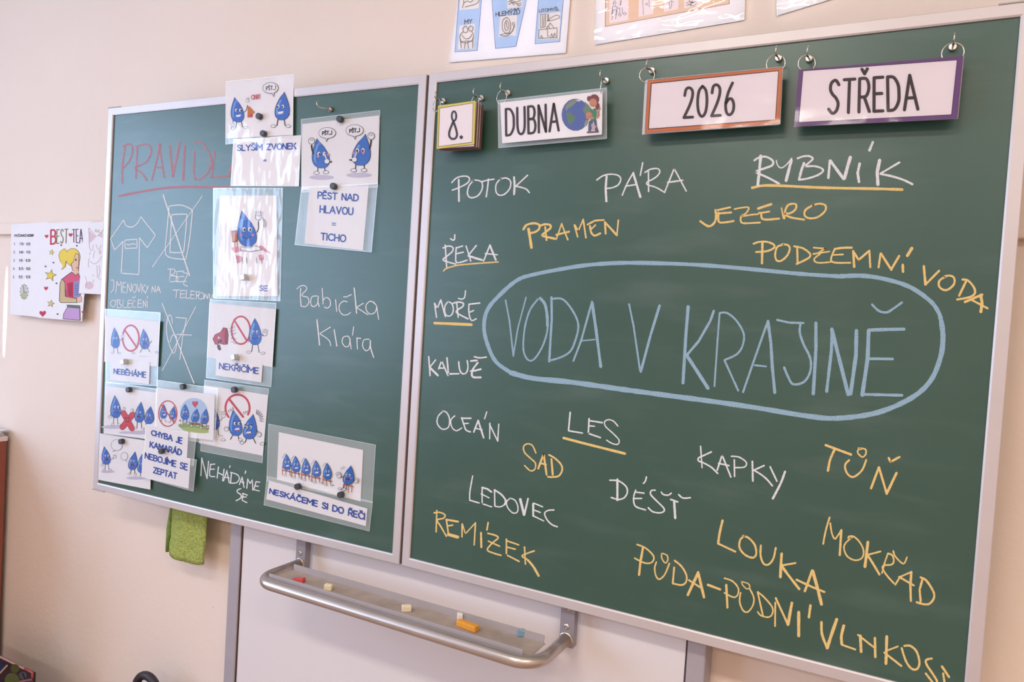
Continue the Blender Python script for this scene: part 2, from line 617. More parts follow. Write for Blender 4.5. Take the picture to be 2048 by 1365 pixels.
for i, (y0, y1, z0, z1) in enumerate(WIN):
    mb = MB()
    t = 0.05
    x0, x1 = ROOM_L - 0.08, ROOM_L - 0.03
    mb.box((x0, y0, z0), (x1, y0 + t, z1))
    mb.box((x0, y1 - t, z0), (x1, y1, z1))
    mb.box((x0, y0 + t, z0), (x1, y1 - t, z0 + t))
    mb.box((x0, y0 + t, z1 - t), (x1, y1 - t, z1))
    mb.box((x0, (y0 + y1) / 2 - .03, z0 + t), (x1, (y0 + y1) / 2 + .03, z1 - t))
    tag(mb.build('window_%d' % (i + 1), M_WHITE), kind='structure')
# moulded rail along the wall at board height
mb = MB()
mb.box((ROOM_L, WALL_Y - 0.024, TOPZ - 0.378), (ROOM_R, WALL_Y, TOPZ - 0.336))
tag(mb.build('trim_1', M_WALL, bevel=0.003), kind='structure')
mb = MB()
mb.box((ROOM_L, WALL_Y - 0.015, 0), (ROOM_R, WALL_Y, 0.08))
tag(mb.build('baseboard_front', M_FLOOR), kind='structure')
for (lx, ly) in LAMPS:
    pos = 'left' if lx < -1 else ('right' if lx > 1 else 'middle')
    row = 'near the board' if ly > -3 else 'at the back of the room'
    t = thing('ceiling_light', (lx, ly, ROOM_H), 'white ceiling light fixture %s on the %s side' % (row, pos), 'lamp', 'ceiling lights')
    mb = MB()
    mb.box((lx - .63, ly - .17, ROOM_H - .09), (lx + .63, ly + .17, ROOM_H))
    mb.build('housing', M_WHITE, t, bevel=0.006)

# ------------------------------------------------------------------ the two boards
def frame_mesh(to3, W, H, fw, depth, recess):
    """to3(u, v, d): u right from the left edge, v down, d towards the room"""
    mb = MB()
    lip = 0.003
    o = [(0, 0), (W, 0), (W, H), (0, H)]
    sg = [(1, 1), (-1, 1), (-1, -1), (1, -1)]
    ch = 0.0012
    prof = [(0, -depth), (0, -ch), (ch, 0), (fw - lip, 0), (fw, -0.0015), (fw, -recess - 0.001), (fw, -depth)]
    vs = []
    for (c, q) in zip(o, sg):
        for (a, d) in prof:
            vs.append(to3(c[0] + q[0] * a, c[1] + q[1] * a, d))
    n = len(prof)
    fs = []
    for k in range(4):
        k2 = (k + 1) % 4
        for i in range(n - 1):
            fs.append((k * n + i, k * n + i + 1, k2 * n + i + 1, k2 * n + i))
        fs.append((k * n + n - 1, k * n, k2 * n, k2 * n + n - 1))
    mb.add(vs, fs)
    return mb


def main3(u, v, d):
    return Vector((u, -d, TOPZ - v))


def wing3(u, v, d):       # u from the hinge edge to the left
    return Vector((-GAP - u * CW, -u * SW, TOPZ - v)) + P_WINGF.n * d


DEP = 0.022
board = thing('chalkboard', (W_MAIN / 2, 0, TOPZ - HGT), 'large green chalkboard with water words and a blue oval, on the right', 'chalkboard')
wing = thing('chalkboard', tuple(wing3(W_WING / 2, HGT, 0)), 'green chalkboard wing covered with laminated rule cards, on the left', 'chalkboard')
for root, to3, W in ((board, main3, W_MAIN), (wing, wing3, W_WING)):
    mb = MB()
    a = FR - 0.001
    q = [to3(a, a, -RECESS), to3(W - a, a, -RECESS), to3(W - a, HGT - a, -RECESS), to3(a, HGT - a, -RECESS)]
    q2 = [to3(a, a, -DEP + .002), to3(W - a, a, -DEP + .002), to3(W - a, HGT - a, -DEP + .002), to3(a, HGT - a, -DEP + .002)]
    if root is wing:
        q, q2 = [q[1], q[0], q[3], q[2]], [q2[1], q2[0], q2[3], q2[2]]
    mb.hexa([q[3], q[2], q2[2], q2[3], q[0], q[1], q2[1], q2[0]])
    mb.build('writing_surface', M_BOARD, root)
    fm = frame_mesh(to3, W, HGT, FR, DEP, RECESS)
    if root is wing:
        fm.f = [f[::-1] for f in fm.f]
    fm.build('frame', M_ALU, root)
# plastic corner caps
for root, to3, cs in ((wing, wing3, [(W_WING, 0), (W_WING, HGT)]), (board, main3, [(W_MAIN, 0), (W_MAIN, HGT)])):
    for (u, v) in cs:
        sv = 1 if v == 0 else -1
        mb = MB()
        pu, pv = 0.0012, 0.0022
        a, b = u + pu, v - sv * pv
        L1, L2 = (0.055, 0.03)
        for (c0, c1) in (((a, b), (u - L1, v)), ):
            p = [to3(c0[0], c0[1], 0.001), to3(c1[0], c0[1], 0.001), to3(c1[0], c1[1] + sv * .0002, 0.001), to3(c0[0], c1[1] + sv * .0002, 0.001)]
            p2 = [to3(c0[0], c0[1], -DEP), to3(c1[0], c0[1], -DEP), to3(c1[0], c1[1] + sv * .0002, -DEP), to3(c0[0], c1[1] + sv * .0002, -DEP)]
            mb.hexa(p + p2)
        mb.build('corner_cap', M_CAP, root)
# dark strip that colours in the shade of the gap between the two boards
mb = MB()
mb.box((-GAP + 0.0006, 0.004, TOPZ - HGT + .002), (-0.0006, 0.02, TOPZ - .002))
mb.build('gap_shade_strip', M_DARKGAP, wing)

# ------------------------------------------------------------------ chalk writing
CH = Ink.STEP


def chalk(parent, plane, frame, col, w, label, *sts, name='chalk_word'):
    tf, k = frame
    I = Ink(plane, 0.0004, tf, k, step=0.0)
    for st in sts:
        ww, sm, pts = parse(st)
        wpx = ww or w
        if not sm:      # hand-drawn straight strokes get a few in-between points so that the edge is not ruler-straight
            q = []
            for a, b in zip(pts[:-1], pts[1:]):
                for j in range(4):
                    t = j / 4
                    q.append((a[0] + (b[0] - a[0]) * t, a[1] + (b[1] - a[1]) * t))
            q.append(pts[-1])
            pts = q
        I.d += 0.000004
        I.stroke(pts, wpx * 0.92, M_CHALK[col], smooth=sm, lift=False, jit=0.10)
    return I.build(name, parent, label)


Z1, Z2, Z3, Z4 = zf(850, 300, 400), zf(1180, 270, 400), zf(1480, 270, 400), zf(1600, 450, 400)
Z5, Z6, Z7, Z8 = zf(850, 560, 400), zf(1200, 560, 400), zf(1500, 590, 400), zf(850, 800, 400)
Z9, Z10, Z11, Z12 = zf(1200, 860, 400), zf(1500, 860, 400), zf(840, 960, 400), zf(1240, 1040, 400)
Z13, Z14 = zf(1560, 1010, 400), zf(1600, 1150, 323)
ZPX = ((lambda x, y: (x, y)), 1.0)


def main_word(fr, col, w, word, *sts):
    c = {'w': 'white', 'y': 'yellow', 'b': 'blue'}[col]
    return chalk(board, P_MAIN, fr, col, w, '%s chalk writing reading %s' % (c, word), *sts)


def underline(root, plane, fr, col, w, word, *sts):
    c = {'y': 'yellow', 'r': 'red'}[col]
    return chalk(root, plane, fr, col, w, '%s chalk line under %s' % (c, word), *sts, name='chalk_underline')


main_word(Z1, 'w', 16, 'POTOK', "~275,335 320,290 380,270 440,275 455,310 420,350 340,390 280,412", "20;345,305 348,525",
          "~500,310 450,370 435,450 470,490 540,470 585,400 580,330 520,310 480,320", "585,325 640,310 705,300", "~650,300 640,390 627,480",
          "~780,290 730,350 728,430 765,465 820,450 870,390 875,320 830,288 770,300", "22;912,280 918,365 912,455", "1050,260 930,372",
          "~930,372 990,385 1040,405 1068,438")
main_word(Z2, 'w', 16, 'PÁRA', "~70,462 130,420 200,403 280,412 315,450 290,510 230,540 160,550", "24;170,425 160,550 168,680",
          "~330,618 380,500 445,385", "26;445,400 515,635", "365,525 465,510", "540,285 515,415",
          "~562,385 620,352 690,345 715,375 690,420 640,455 590,480 580,500 600,515 680,540 765,590", "598,375 600,580",
          "765,585 862,345 985,575", "18;795,487 948,465")
main_word(Z3, 'w', 24, 'RYBNÍK', "~148,260 200,230 270,225 335,265 330,310 260,340 165,375 200,400 290,440 400,500", "32;212,215 200,350 182,515",
          "14;~372,262 385,310 420,338 470,310 530,240", "32;525,260 500,360 472,468", "22;~590,240 650,220 710,218 745,245 700,290 670,320 760,320 830,340 850,370 800,410 700,445 605,460",
          "28;~655,290 630,360 605,455", "28;920,265 905,440", "32;925,265 1060,450", "36;1130,230 1100,330 1070,445", "30;1225,295 1205,390 1218,480",
          "28;1360,75 1325,160", "36;1430,260 1405,380 1412,508", "22;1632,282 1440,395", "24;~1440,400 1560,425 1670,460 1765,505")
underline(board, P_MAIN, Z3, 'y', 30, 'RYBNÍK', "~125,542 230,520 400,520 700,535 1000,545 1400,552 1660,560")
main_word(Z1, 'y', 24, 'PRAMEN', "~1008,815 1040,770 1110,752 1165,765 1170,805 1130,840 1065,855", "30;1060,810 1075,900 1090,1000",
          "~1185,775 1230,762 1280,770 1285,800 1250,830 1200,875 1240,890 1330,910", "20;1230,790 1245,925", "16;1345,915 1400,755", "18;1400,760 1462,920",
          "22;1345,870 1475,838", "18;1530,770 1563,890", "16;1535,770 1570,830 1620,712", "18;1620,712 1648,900", "20;1665,765 1740,725 1830,718",
          "22;~1690,780 1700,840 1735,878 1795,855", "18;1700,815 1745,770", "22;1842,740 1850,858", "22;1842,740 1965,875", "18;1980,720 1965,875")
main_word(Z1, 'w', 16, 'ŘEKA', "~185,1005 240,985 285,1000 280,1040 230,1085 185,1125 240,1150 315,1170", "207,975 222,1205", "~262,910 285,925 302,915 305,870",
          "385,985 320,1005", "~320,1000 315,1080 320,1150 370,1150 430,1130", "318,1065 392,1048", "420,985 445,1060 468,1138", "525,980 445,1080",
          "22;445,1085 520,1110 582,1128", "600,1140 665,975", "22;665,978 725,1128", "14;615,1062 740,1075")
underline(board, P_MAIN, Z1, 'y', 16, 'ŘEKA', "~190,1240 220,1215 320,1185 450,1170 750,1148")
main_word(Z5, 'w', 15, 'MOŘE', "98,245 118,385", "98,240 125,295 162,205", "162,205 208,378", "~235,225 205,270 205,340 235,372 275,355 290,300 275,245 240,225",
          "18;~290,240 340,228 390,240 385,275 320,330 440,400", "325,240 340,385", "14;~342,190 375,198 405,180 415,112", "17;560,238 455,250",
          "~450,250 450,340 475,415 525,400", "450,335 498,315")
underline(board, P_MAIN, Z5, 'y', 30, 'MOŘE', "100,444 250,450 475,460")
main_word(Z5, 'w', 16, 'KALUŽ', "38,788 45,880 52,982", "108,822 48,898", "22;48,898 132,980", "140,912 170,830 235,980", "145,905 200,905",
          "18;225,800 240,965 345,962", "~345,840 355,920 380,960 420,955 440,900 432,828", "20;~470,832 545,835 485,930 570,915",
          "22;~480,945 490,995 570,1000", "465,935 570,920", "~505,788 560,800 628,792")
main_word(Z5, 'b', 20, 'VODA', "18;825,210 865,420 905,780", "16;905,780 950,500 1035,180", "20;~1155,200 1080,300 1030,450 1008,620 1012,740 1050,815 1100,825 1160,760 1220,640 1255,500 1250,330 1220,240 1175,185",
          "32;~1180,190 1228,250 1250,360 1254,470", "26;1295,180 1298,400 1272,835", "22;~1300,195 1400,195 1480,270 1550,390 1570,490 1540,620 1490,730 1400,790 1290,825",
          "22;1520,830 1600,620 1710,225", "32;1712,240 1750,500 1800,890", "16;1605,625 1740,612")
main_word(Z6, 'b', 20, 'V', "298,250 345,480 410,930", "28;610,265 520,560 418,940")
chalk(board, P_MAIN, Z6, 'b', 22, 'blue chalk letters KRA beginning the word KRAJINĚ', "36;903,275 880,560 850,1055", "28;1165,320 1130,420 1010,630 890,770",
      "38;895,785 990,930 1105,1110", "20;1225,340 1205,600 1172,1090", "22;~1225,340 1300,340 1390,410 1460,520 1475,600 1450,700 1390,770 1275,822",
      "22;1275,825 1345,980 1415,1135", "24;1720,420 1600,760 1465,1150", "34;1720,430 1750,650 1765,900 1790,1155", "20;1585,875 1700,888")
chalk(board, P_MAIN, Z7, 'b', 26, 'blue chalk letters JINĚ ending the word KRAJINĚ', "26;280,258 400,285 545,290", "26;~515,310 510,390 550,510 610,630 625,730 600,830 540,900 440,915 390,840 350,745",
      "36;675,290 675,560 648,1015", "34;838,350 835,560 785,990", "40;838,355 920,680 1005,1020", "42;1090,370 1085,620 1030,1015", "44;1215,370 1205,650 1150,1025",
      "36;1215,362 1400,355 1575,352", "30;1215,655 1460,658", "32;1150,1020 1350,1025 1555,1030", "26;~1250,100 1320,165 1400,180 1470,140 1555,80")
chalk(board, P_MAIN, ZPX, 'b', 9.5, 'blue chalk oval drawn around the middle words',
      "8.5;~1678,553 1600,548 1473,536 1375,529 1258,526 1180,530 1120,539 1065,550 1034,561 1000,590 975,620 968,654 975,689 992,724 1022,746",
      "11;~1022,746 1065,757 1143,765 1250,780 1317,789 1415,802 1512,816 1617,833 1676,837 1754,826 1822,797 1861,762 1881,715 1886,676 1883,645",
      "9.5;~1883,645 1877,625 1860,602 1821,575 1776,560 1727,552 1680,553", name='chalk_oval')
main_word(Z2, 'y', 22, 'JE', "24;~1285,770 1290,850 1265,910 1210,935 1130,885", "1310,770 1435,742", "~1315,795 1320,890 1390,895 1470,882", "1310,805 1445,795",
          "18;~1480,760 1560,745 1625,745 1600,800 1545,835 1640,820 1720,812", "20;~1545,840 1545,885 1580,905 1740,898")['label'] = 'yellow chalk letters JEZ beginning the word JEZERO'
chalk(board, P_MAIN, Z3, 'y', 22, 'yellow chalk letters ERO ending the word JEZERO', "26;185,755 320,710", "~195,800 215,805 240,865 400,858", "20;215,800 300,785", "16;425,750 445,855",
      "~455,855 465,770 500,715 570,710 570,760 520,800 460,810 520,845 655,868", "~755,715 670,770 665,830 720,855 800,840 870,780 875,725 820,705 740,720")
chalk(board, P_MAIN, Z3, 'y', 22, 'yellow chalk letters PODZE beginning the word PODZEMNÍ', "~140,1115 190,1098 270,1095 340,1120 350,1155 280,1190 165,1200", "26;230,1110 225,1315",
      "~440,1125 380,1150 360,1230 375,1285 420,1290 480,1240 510,1170 490,1130 430,1120", "585,1150 590,1320", "~555,1142 640,1160 710,1210 715,1250 650,1290 580,1322",
      "18;755,1155 870,1165 800,1210", "18;750,1220 915,1195", "18;~820,1220 760,1270 780,1305 850,1310 940,1300", "24;~1145,1155 1040,1158 970,1170",
      "20;~970,1170 940,1240 935,1290 985,1310 1130,1310", "18;955,1230 1055,1225")
chalk(board, P_MAIN, Z4, 'y', 24, 'yellow chalk letters MNÍ ending the word PODZEMNÍ', "26;545,270 555,430", "545,270 600,360 710,265", "22;710,265 720,435", "825,295 805,435",
      "26;830,295 935,460", "26;1015,320 935,455", "28;1052,410 1055,480", "34;1145,240 1100,315")
main_word(Z4, 'y', 24, 'VODA at the right edge', "28;1268,425 1285,612", "1425,470 1285,612", "~1500,525 1430,570 1425,630 1475,668 1530,655 1580,600 1575,540 1530,520 1480,530",
          "26;1700,580 1630,725", "~1665,560 1720,570 1780,640 1790,700 1740,740 1610,765", "28;1865,715 1760,760 1690,790", "34;1850,720 1865,800 1852,890", "1760,770 1920,855")
main_word(Z8, 'w', 14, 'OCEÁN', "~185,118 135,170 125,240 165,295 210,300 245,270 250,190 220,130 180,115", "~305,165 265,210 275,280 320,318 375,290", "16;375,190 470,190",
          "16;~375,185 400,260 420,310 465,330", "395,245 445,242", "18;500,330 545,212", "20;545,215 600,388", "510,290 585,310", "632,125 610,195", "665,240 662,400", "660,250 745,425", "755,250 745,425")
main_word(Z8, 'w', 16, 'LES', "18;~1487,130 1470,310", "1470,318 1612,342", "18;1680,195 1672,345 1795,388", "18;1685,215 1815,235", "1680,268 1735,272",
          "14;~1975,270 1930,220 1880,205 1840,225 1850,275 1920,340 1985,410 1975,455 1920,450 1860,415")
underline(board, P_MAIN, Z8, 'y', 28, 'LES', "1420,392 1600,440 2046,552")
main_word(Z8, 'y', 18, 'SAD', "16;~1135,545 1100,470 1050,452 1010,480 1020,540 1080,600 1130,650 1125,710 1080,728 1020,675", "22;1160,705 1215,555 1245,768", "20;1180,650 1240,665",
          "22;1295,610 1308,768", "20;~1270,565 1330,600 1390,660 1405,720 1370,780 1310,792 1260,790")
main_word(Z8, 'w', 15, 'LEDOVEC', "~488,782 460,940 458,1030", "458,1030 555,1058", "585,905 585,1065 682,1098", "20;585,900 640,915 680,945", "575,965 655,1005", "712,925 715,1090",
          "20;~712,925 780,970 825,1030 815,1075", "14;~815,1075 770,1098 720,1092", "14;~870,1010 835,1050 850,1110 900,1160 945,1150 950,1090 920,1030 875,1010",
          "28;975,1020 1015,1178", "20;1055,1015 1018,1178", "22;1108,1065 1108,1190", "1108,1190 1215,1242", "1115,1060 1205,1098", "1115,1130 1180,1155",
          "16;~1320,1130 1260,1135 1225,1165 1250,1230 1300,1280 1355,1302")
main_word(Z9, 'w', 17, 'DÉŠŤ', "24;178,510 178,722", "~100,518 190,525 265,580 280,640 250,695 190,715 115,695", "~365,620 345,690 350,760 380,795 465,822", "365,640 450,650",
          "350,705 425,705", "~475,485 465,525 445,550", "~565,620 525,625 520,665 580,730 650,800 655,835 610,852 540,840 495,800", "~628,640 650,665 700,670 730,650",
          "20;725,715 795,740", "26;760,745 770,905", "~805,665 850,700 925,697")
main_word(Z9, 'w', 18, 'KAPKY', "16;1030,170 1045,388", "~1140,228 1060,265 1010,290 1010,320 1060,340 1140,385 1205,448", "1200,415 1250,260 1340,485", "1215,345 1320,368",
          "1375,310 1378,478", "16;~1345,272 1420,280 1485,320 1500,355 1470,385 1375,388", "20;1560,325 1565,525", "1680,368 1575,415", "~1575,415 1650,460 1710,510 1765,575",
          "1742,380 1812,528", "24;~1895,430 1850,550 1770,705")
main_word(Z10, 'y', 24, 'TŮŇ', "26;775,158 900,205 1035,255", "26;~865,205 820,310 798,420", "22;~1015,312 975,360 985,430 1030,480 1080,475 1150,410 1190,310",
          "18;~1110,190 1180,200 1185,250 1150,280 1105,240 1110,205 1140,200", "26;1240,600 1320,385", "1320,385 1400,655", "28;1400,655 1500,445", "1420,290 1440,330 1530,280")
main_word(Z13, 'y', 20, 'MOKŘAD', "~442,402 470,260 508,132", "18;~515,190 530,290 560,350 590,320 628,262", "26;628,262 612,515",
          "18;~740,335 675,390 655,450 690,530 770,570 840,545 855,470 820,390 760,330 710,325 700,345 725,345", "32;900,385 870,635", "1028,480 895,515", "24;895,515 950,600 1018,715",
          "18;1105,500 1070,600 1045,700", "20;~1105,500 1150,520 1165,580 1140,615 1070,622 1050,650 1090,720 1165,805", "18;~1160,475 1180,530 1262,605 1300,540",
          "20;1180,820 1230,740 1345,690", "26;1345,690 1335,820 1340,985", "22;1220,740 1370,828", "24;1460,760 1430,870 1440,990", "24;~1440,745 1500,780 1570,890 1575,960 1530,1015 1470,1020 1400,1000")
chalk(board, P_MAIN, Z12, 'y', 24, 'yellow chalk letters LOUK of the word LOUKA', "26;~1050,10 1020,140 1005,245", "22;1005,245 1180,328", "22;~1275,165 1230,210 1225,290 1280,360 1360,390 1395,350 1380,260 1320,190 1260,165",
      "22;~1442,265 1440,370 1470,450 1520,460 1570,400 1595,290", "30;1655,350 1642,588", "22;1795,445 1655,470", "28;1655,475 1740,590 1835,710")
chalk(board, P_MAIN, Z13, 'y', 24, 'yellow chalk letter A ending the word LOUKA', "28;255,885 330,675", "34;335,680 380,840 425,1020", "170,770 320,840 455,895")
main_word(Z11, 'y', 17, 'REMÍZEK', "16;172,315 165,535", "~145,340 200,335 255,360 240,395 175,415 210,475 270,580", "22;270,410 390,430", "270,410 290,550", "36;292,562 385,588", "335,465 285,475",
          "18;432,455 430,585", "14;435,455 465,555 568,442", "555,668 568,442", "22;625,545 628,692", "18;698,440 685,515", "18;~695,550 770,570 800,598 740,650 690,720 760,755 830,775",
          "700,630 815,682", "18;885,610 885,770 1015,838", "18;885,625 1010,668", "18;885,690 975,712", "1070,690 1080,865", "~1170,730 1060,770 1050,790 1100,820 1160,890 1215,985", "24;~1105,825 1160,890 1215,985")
main_word(Z12, 'y', 20, 'PŮDA-PŮDNÍ', "26;235,290 210,430 195,565", "18;~175,255 260,290 335,360 345,410 310,445 240,440 150,395", "18;~372,435 355,500 370,580 405,610 460,560 505,450",
          "15;~430,345 480,365 490,410 465,445 430,400 425,350", "555,490 540,655", "~560,420 630,480 680,570 675,640 630,670 545,655", "30;695,770 800,545", "28;800,540 860,795",
          "705,620 840,705", "26;900,668 1025,715", "26;1088,670 1100,900", "18;~1070,600 1150,630 1210,700 1205,770 1160,795 1070,750", "18;~1235,750 1225,840 1260,930 1310,945 1360,880 1370,800 1330,710",
          "14;~1245,635 1310,655 1330,690 1300,710 1260,675 1245,640", "1410,745 1465,990", "18;~1410,740 1480,800 1560,900 1555,975 1510,1000 1440,980 1410,945", "20;1590,850 1588,1090",
          "24;1595,805 1720,1075", "32;1760,855 1720,1075", "34;1830,950 1830,1190", "28;1950,880 1935,1000")
main_word(Z14, 'y', 32, 'VLHKOSTI', "36;~272,605 280,760 345,930", "44;465,570 400,760 345,930", "40;~555,650 525,780 530,880", "26;530,890 700,950", "36;765,775 775,980", "26;735,765 940,925",
          "34;950,805 955,1045", "38;1100,785 1090,1130", "24;1240,912 1090,970", "28;1070,990 1285,1160", "30;~1290,935 1340,1090 1410,1190 1480,1200 1515,1120 1480,980 1400,905 1325,905",
          "30;~1670,1065 1600,1085 1610,1150 1690,1270 1740,1365 1700,1420", "28;1595,1255 1680,1365 1720,1410", "30;1800,1165 1890,1300", "30;1815,1255 1840,1420")


# ---- left wing
def wing_words(fr, col, w, label, *sts, **kw):
    return chalk(wing, P_WING, fr, col, w, label, *sts, **kw)


ZA, ZB, ZC, ZD, ZE = zf(180, 140, 440), zf(190, 360, 440), zf(180, 600, 400), zf(180, 760, 380), zf(570, 550, 300)
wing_words(ZA, 'r', 18, 'faded red chalk heading PRAVIDLA', "~325,715 300,890 300,1055", "~305,710 370,690 395,740 370,840 305,915", "440,730 425,1010",
           "~430,715 530,690 570,760 520,860 420,910 480,960 530,1030", "575,1025 655,690", "640,690 690,1000", "600,905 660,910", "22;740,710 770,990", "22;770,990 835,670",
           "22;880,710 865,1025", "~970,760 965,960 985,1020", "~975,675 1050,690 1125,820 1110,930 1040,1010 980,1020", "1160,760 1130,1000 1290,990 1320,880")
underline(wing, P_WING, ZA, 'r', 24, 'the red heading', "~270,1175 500,1130 750,1095 1000,1090 1310,1095")
wing_words(ZB, 'w', 10, 'white chalk drawing of a t-shirt with a name tag', "265,378 145,550 185,655 262,572", "262,572 245,870 410,882 415,540", "415,540 488,632 565,515 428,345",
           "~270,380 290,425 340,440 390,410 428,345", "280,562 392,552 392,635 282,640 278,565", "~292,600 320,605 350,595 378,600", name='chalk_drawing')
wing_words(ZB, 'w', 10, 'white chalk drawing of a crossed-out phone', "~690,245 800,235 895,275 905,320 880,560 850,720 830,740 690,720 655,660 670,480 690,250",
           "~715,325 840,320 855,350 830,640 810,675 720,675 700,650 715,330", "14;635,140 880,890", "8;1000,150 535,812", name='chalk_drawing')
wing_words(ZB, 'w', 9, 'white chalk words BEZ TELEFONU', "705,830 695,940", "~680,830 740,835 740,870 705,890 760,900 770,940 700,950", "765,860 755,950 850,945", "755,855 830,850",
           "755,905 830,900", "~820,865 862,880 825,965 862,990", "725,1028 790,1025", "762,1028 755,1098", "800,1030 795,1100 840,1095", "800,1030 840,1030", "800,1065 835,1062",
           "855,1030 848,1105 890,1100", "895,1035 890,1108 930,1105", "895,1035 930,1040", "890,1070 925,1070", "945,1110 945,1040 975,1045", "945,1075 970,1078",
           "~985,1050 960,1080 975,1110 1010,1100 1010,1060 985,1050", "1020,1110 1025,1060 1050,1110 1055,1062", "~1068,1065 1068,1100 1085,1108 1095,1070")
wing_words(ZB, 'w', 9, 'white chalk words JMENOVKY NA OBLEČENÍ', "~150,935 175,940 172,1020 145,1050", "195,1055 205,945 222,990 245,945 248,1050", "265,955 258,1050 285,1048",
           "262,960 290,955", "260,1000 285,998", "300,1052 305,965 335,1050 340,965", "~362,970 350,1010 362,1048 385,1030 385,985 362,970", "395,970 410,1050 428,970",
           "440,970 435,1050", "470,975 440,1010 468,1050", "480,985 490,1020", "500,985 470,1060", "530,1048 535,990 560,1050 565,990", "572,1050 592,990 612,1052", "580,1025 605,1025",
           "~165,1120 145,1150 165,1185 190,1165 190,1130 165,1120", "210,1120 208,1190", "~200,1122 235,1120 225,1150 245,1165 240,1188 205,1190", "265,1120 260,1190 295,1188",
           "310,1120 305,1190 345,1185", "310,1122 345,1120", "308,1152 340,1150", "~375,1125 355,1140 355,1180 385,1188", "350,1092 362,1104 378,1085", "405,1118 400,1188 435,1185",
           "405,1120 435,1118", "402,1150 430,1150", "450,1185 450,1120 475,1185 475,1120", "488,1130 488,1188", "495,1085 488,1105")
wing_words(ZC, 'w', 10, 'white chalk number 67 crossed out', "~845,240 835,170 810,160 790,220 785,330 810,450 855,550 885,480 885,380 850,360 820,430", "880,180 990,190 950,380 920,610",
           "890,355 1040,362", "12;740,40 1065,855", "9;1085,70 740,725", name='chalk_drawing')
wing_words(ZD, 'w', 13, 'white chalk words NEHÁDÁME SE', "1205,850 1195,1035", "1205,845 1262,1065", "1278,880 1262,1065", "~1300,910 1290,1030 1345,1045", "1300,915 1345,910", "1295,965 1340,965",
           "1385,940 1370,1060", "1445,965 1430,1090", "1378,1000 1435,1030", "1440,1090 1475,980 1500,1110", "1450,1050 1500,1060", "1510,930 1505,945", "1525,1000 1515,1110",
           "~1515,1000 1580,1020 1610,1060 1580,1110 1510,1115", "1610,1130 1640,1050 1660,1160", "1620,1100 1660,1110", "1678,985 1672,1010", "1690,1170 1700,1070 1725,1120 1750,1080 1755,1190",
           "1790,1100 1765,1185 1825,1200", "1790,1100 1830,1105", "1775,1145 1815,1150", "~1625,1175 1590,1190 1590,1215 1625,1240 1625,1275 1575,1305", "1650,1230 1640,1300 1690,1325",
           "1645,1225 1695,1245", "1640,1265 1685,1265")
wing_words(ZE, 'w', 14, 'two white chalk words, a first and second line, right half of the wing', "~165,190 220,150 280,155 295,200 230,280 310,310 325,380 280,435 220,425", "215,185 210,300 220,430",
           "~440,290 370,300 350,380 380,435 440,400 455,300", "~455,295 450,360 468,435", "~508,185 515,300 520,400", "~520,350 560,310 610,340 620,410 580,455 540,440", "690,340 708,500",
           "~850,370 800,360 745,410 745,490 790,545 850,545 895,515", "~800,300 840,300 905,270", "18;945,180 960,330 978,525", "1070,390 975,445 1135,548",
           "~1230,400 1170,360 1110,410 1115,490 1165,535 1230,510 1250,430 1210,370", "~1255,440 1265,520 1280,610", "20;437,615 455,780 472,958", "620,715 480,800",
           "~480,810 560,860 610,910 625,970", "18;672,750 708,972", "~870,840 800,850 780,920 820,980 870,970 890,880 850,835", "885,880 905,1015", "938,712 922,825", "980,860 990,1015",
           "~985,920 990,870 1035,870", "~1150,880 1080,890 1060,970 1100,1035 1150,1010 1170,900", "18;~1165,900 1170,1000 1210,1125")

# ------------------------------------------------------------------ laminated rule cards on the left wing
M_RIM = film_mat('welded_film_edge', tint=0.28, gloss_rough=0.2, fres=0.08, bump=0.1)
BLUE, BLUEL, DARK = ink(66, 116, 200), ink(118, 166, 228), ink(36, 42, 78)
INKW, INKK, INKR = ink(243, 238, 242), ink(45, 40, 48), ink(206, 74, 92)
TEXTB = ink(52, 84, 172)
GREYINK = ink(95, 88, 98)
LILAC = ink(205, 196, 216)
ORANGE, PINK, CHEEK = ink(205, 122, 66), ink(226, 150, 165), ink(214, 140, 175)
GREEN, LEAF = ink(150, 175, 110), ink(88, 140, 92)
FC = [0]


def mid(quad):
    return (sum(p[0] for p in quad) / 4.0, sum(p[1] for p in quad) / 4.0)


def bil(quad, u, v):
    tl, tr, br, bl = quad
    return tuple((tl[a] * (1 - u) + tr[a] * u) * (1 - v) + (bl[a] * (1 - u) + br[a] * u) * v for a in (0, 1))


def sheet(root, plane, tf, quad, d, m=None, name='paper_sheet', t=0.0004, label=None, curl=0.0):
    mb = MB()
    n = 8 if curl else 1
    vs, fs = [], []
    for side in (0, 1):
        for j in range(n + 1):
            for i in (0, 1):
                c = curl * (j / n) ** 2
                vs.append(plane.at(*tf(*bil(quad, i, j / n)), d + (t if side == 0 else 0) + c))
    S = 2 * (n + 1)
    for j in range(n):
        a = 2 * j
        fs += [(a, a + 2, a + 3, a + 1), (S + a, S + a + 1, S + a + 3, S + a + 2), (a, S + a, S + a + 2, a + 2), (a + 1, a + 3, S + a + 3, S + a + 1)]
    fs += [(0, 1, S + 1, S), (2 * n, S + 2 * n, S + 2 * n + 1, 2 * n + 1)]
    mb.add(vs, fs)
    o = mb.build(name, m or M_PAPER, root)
    if label: o['label'] = label
    return o


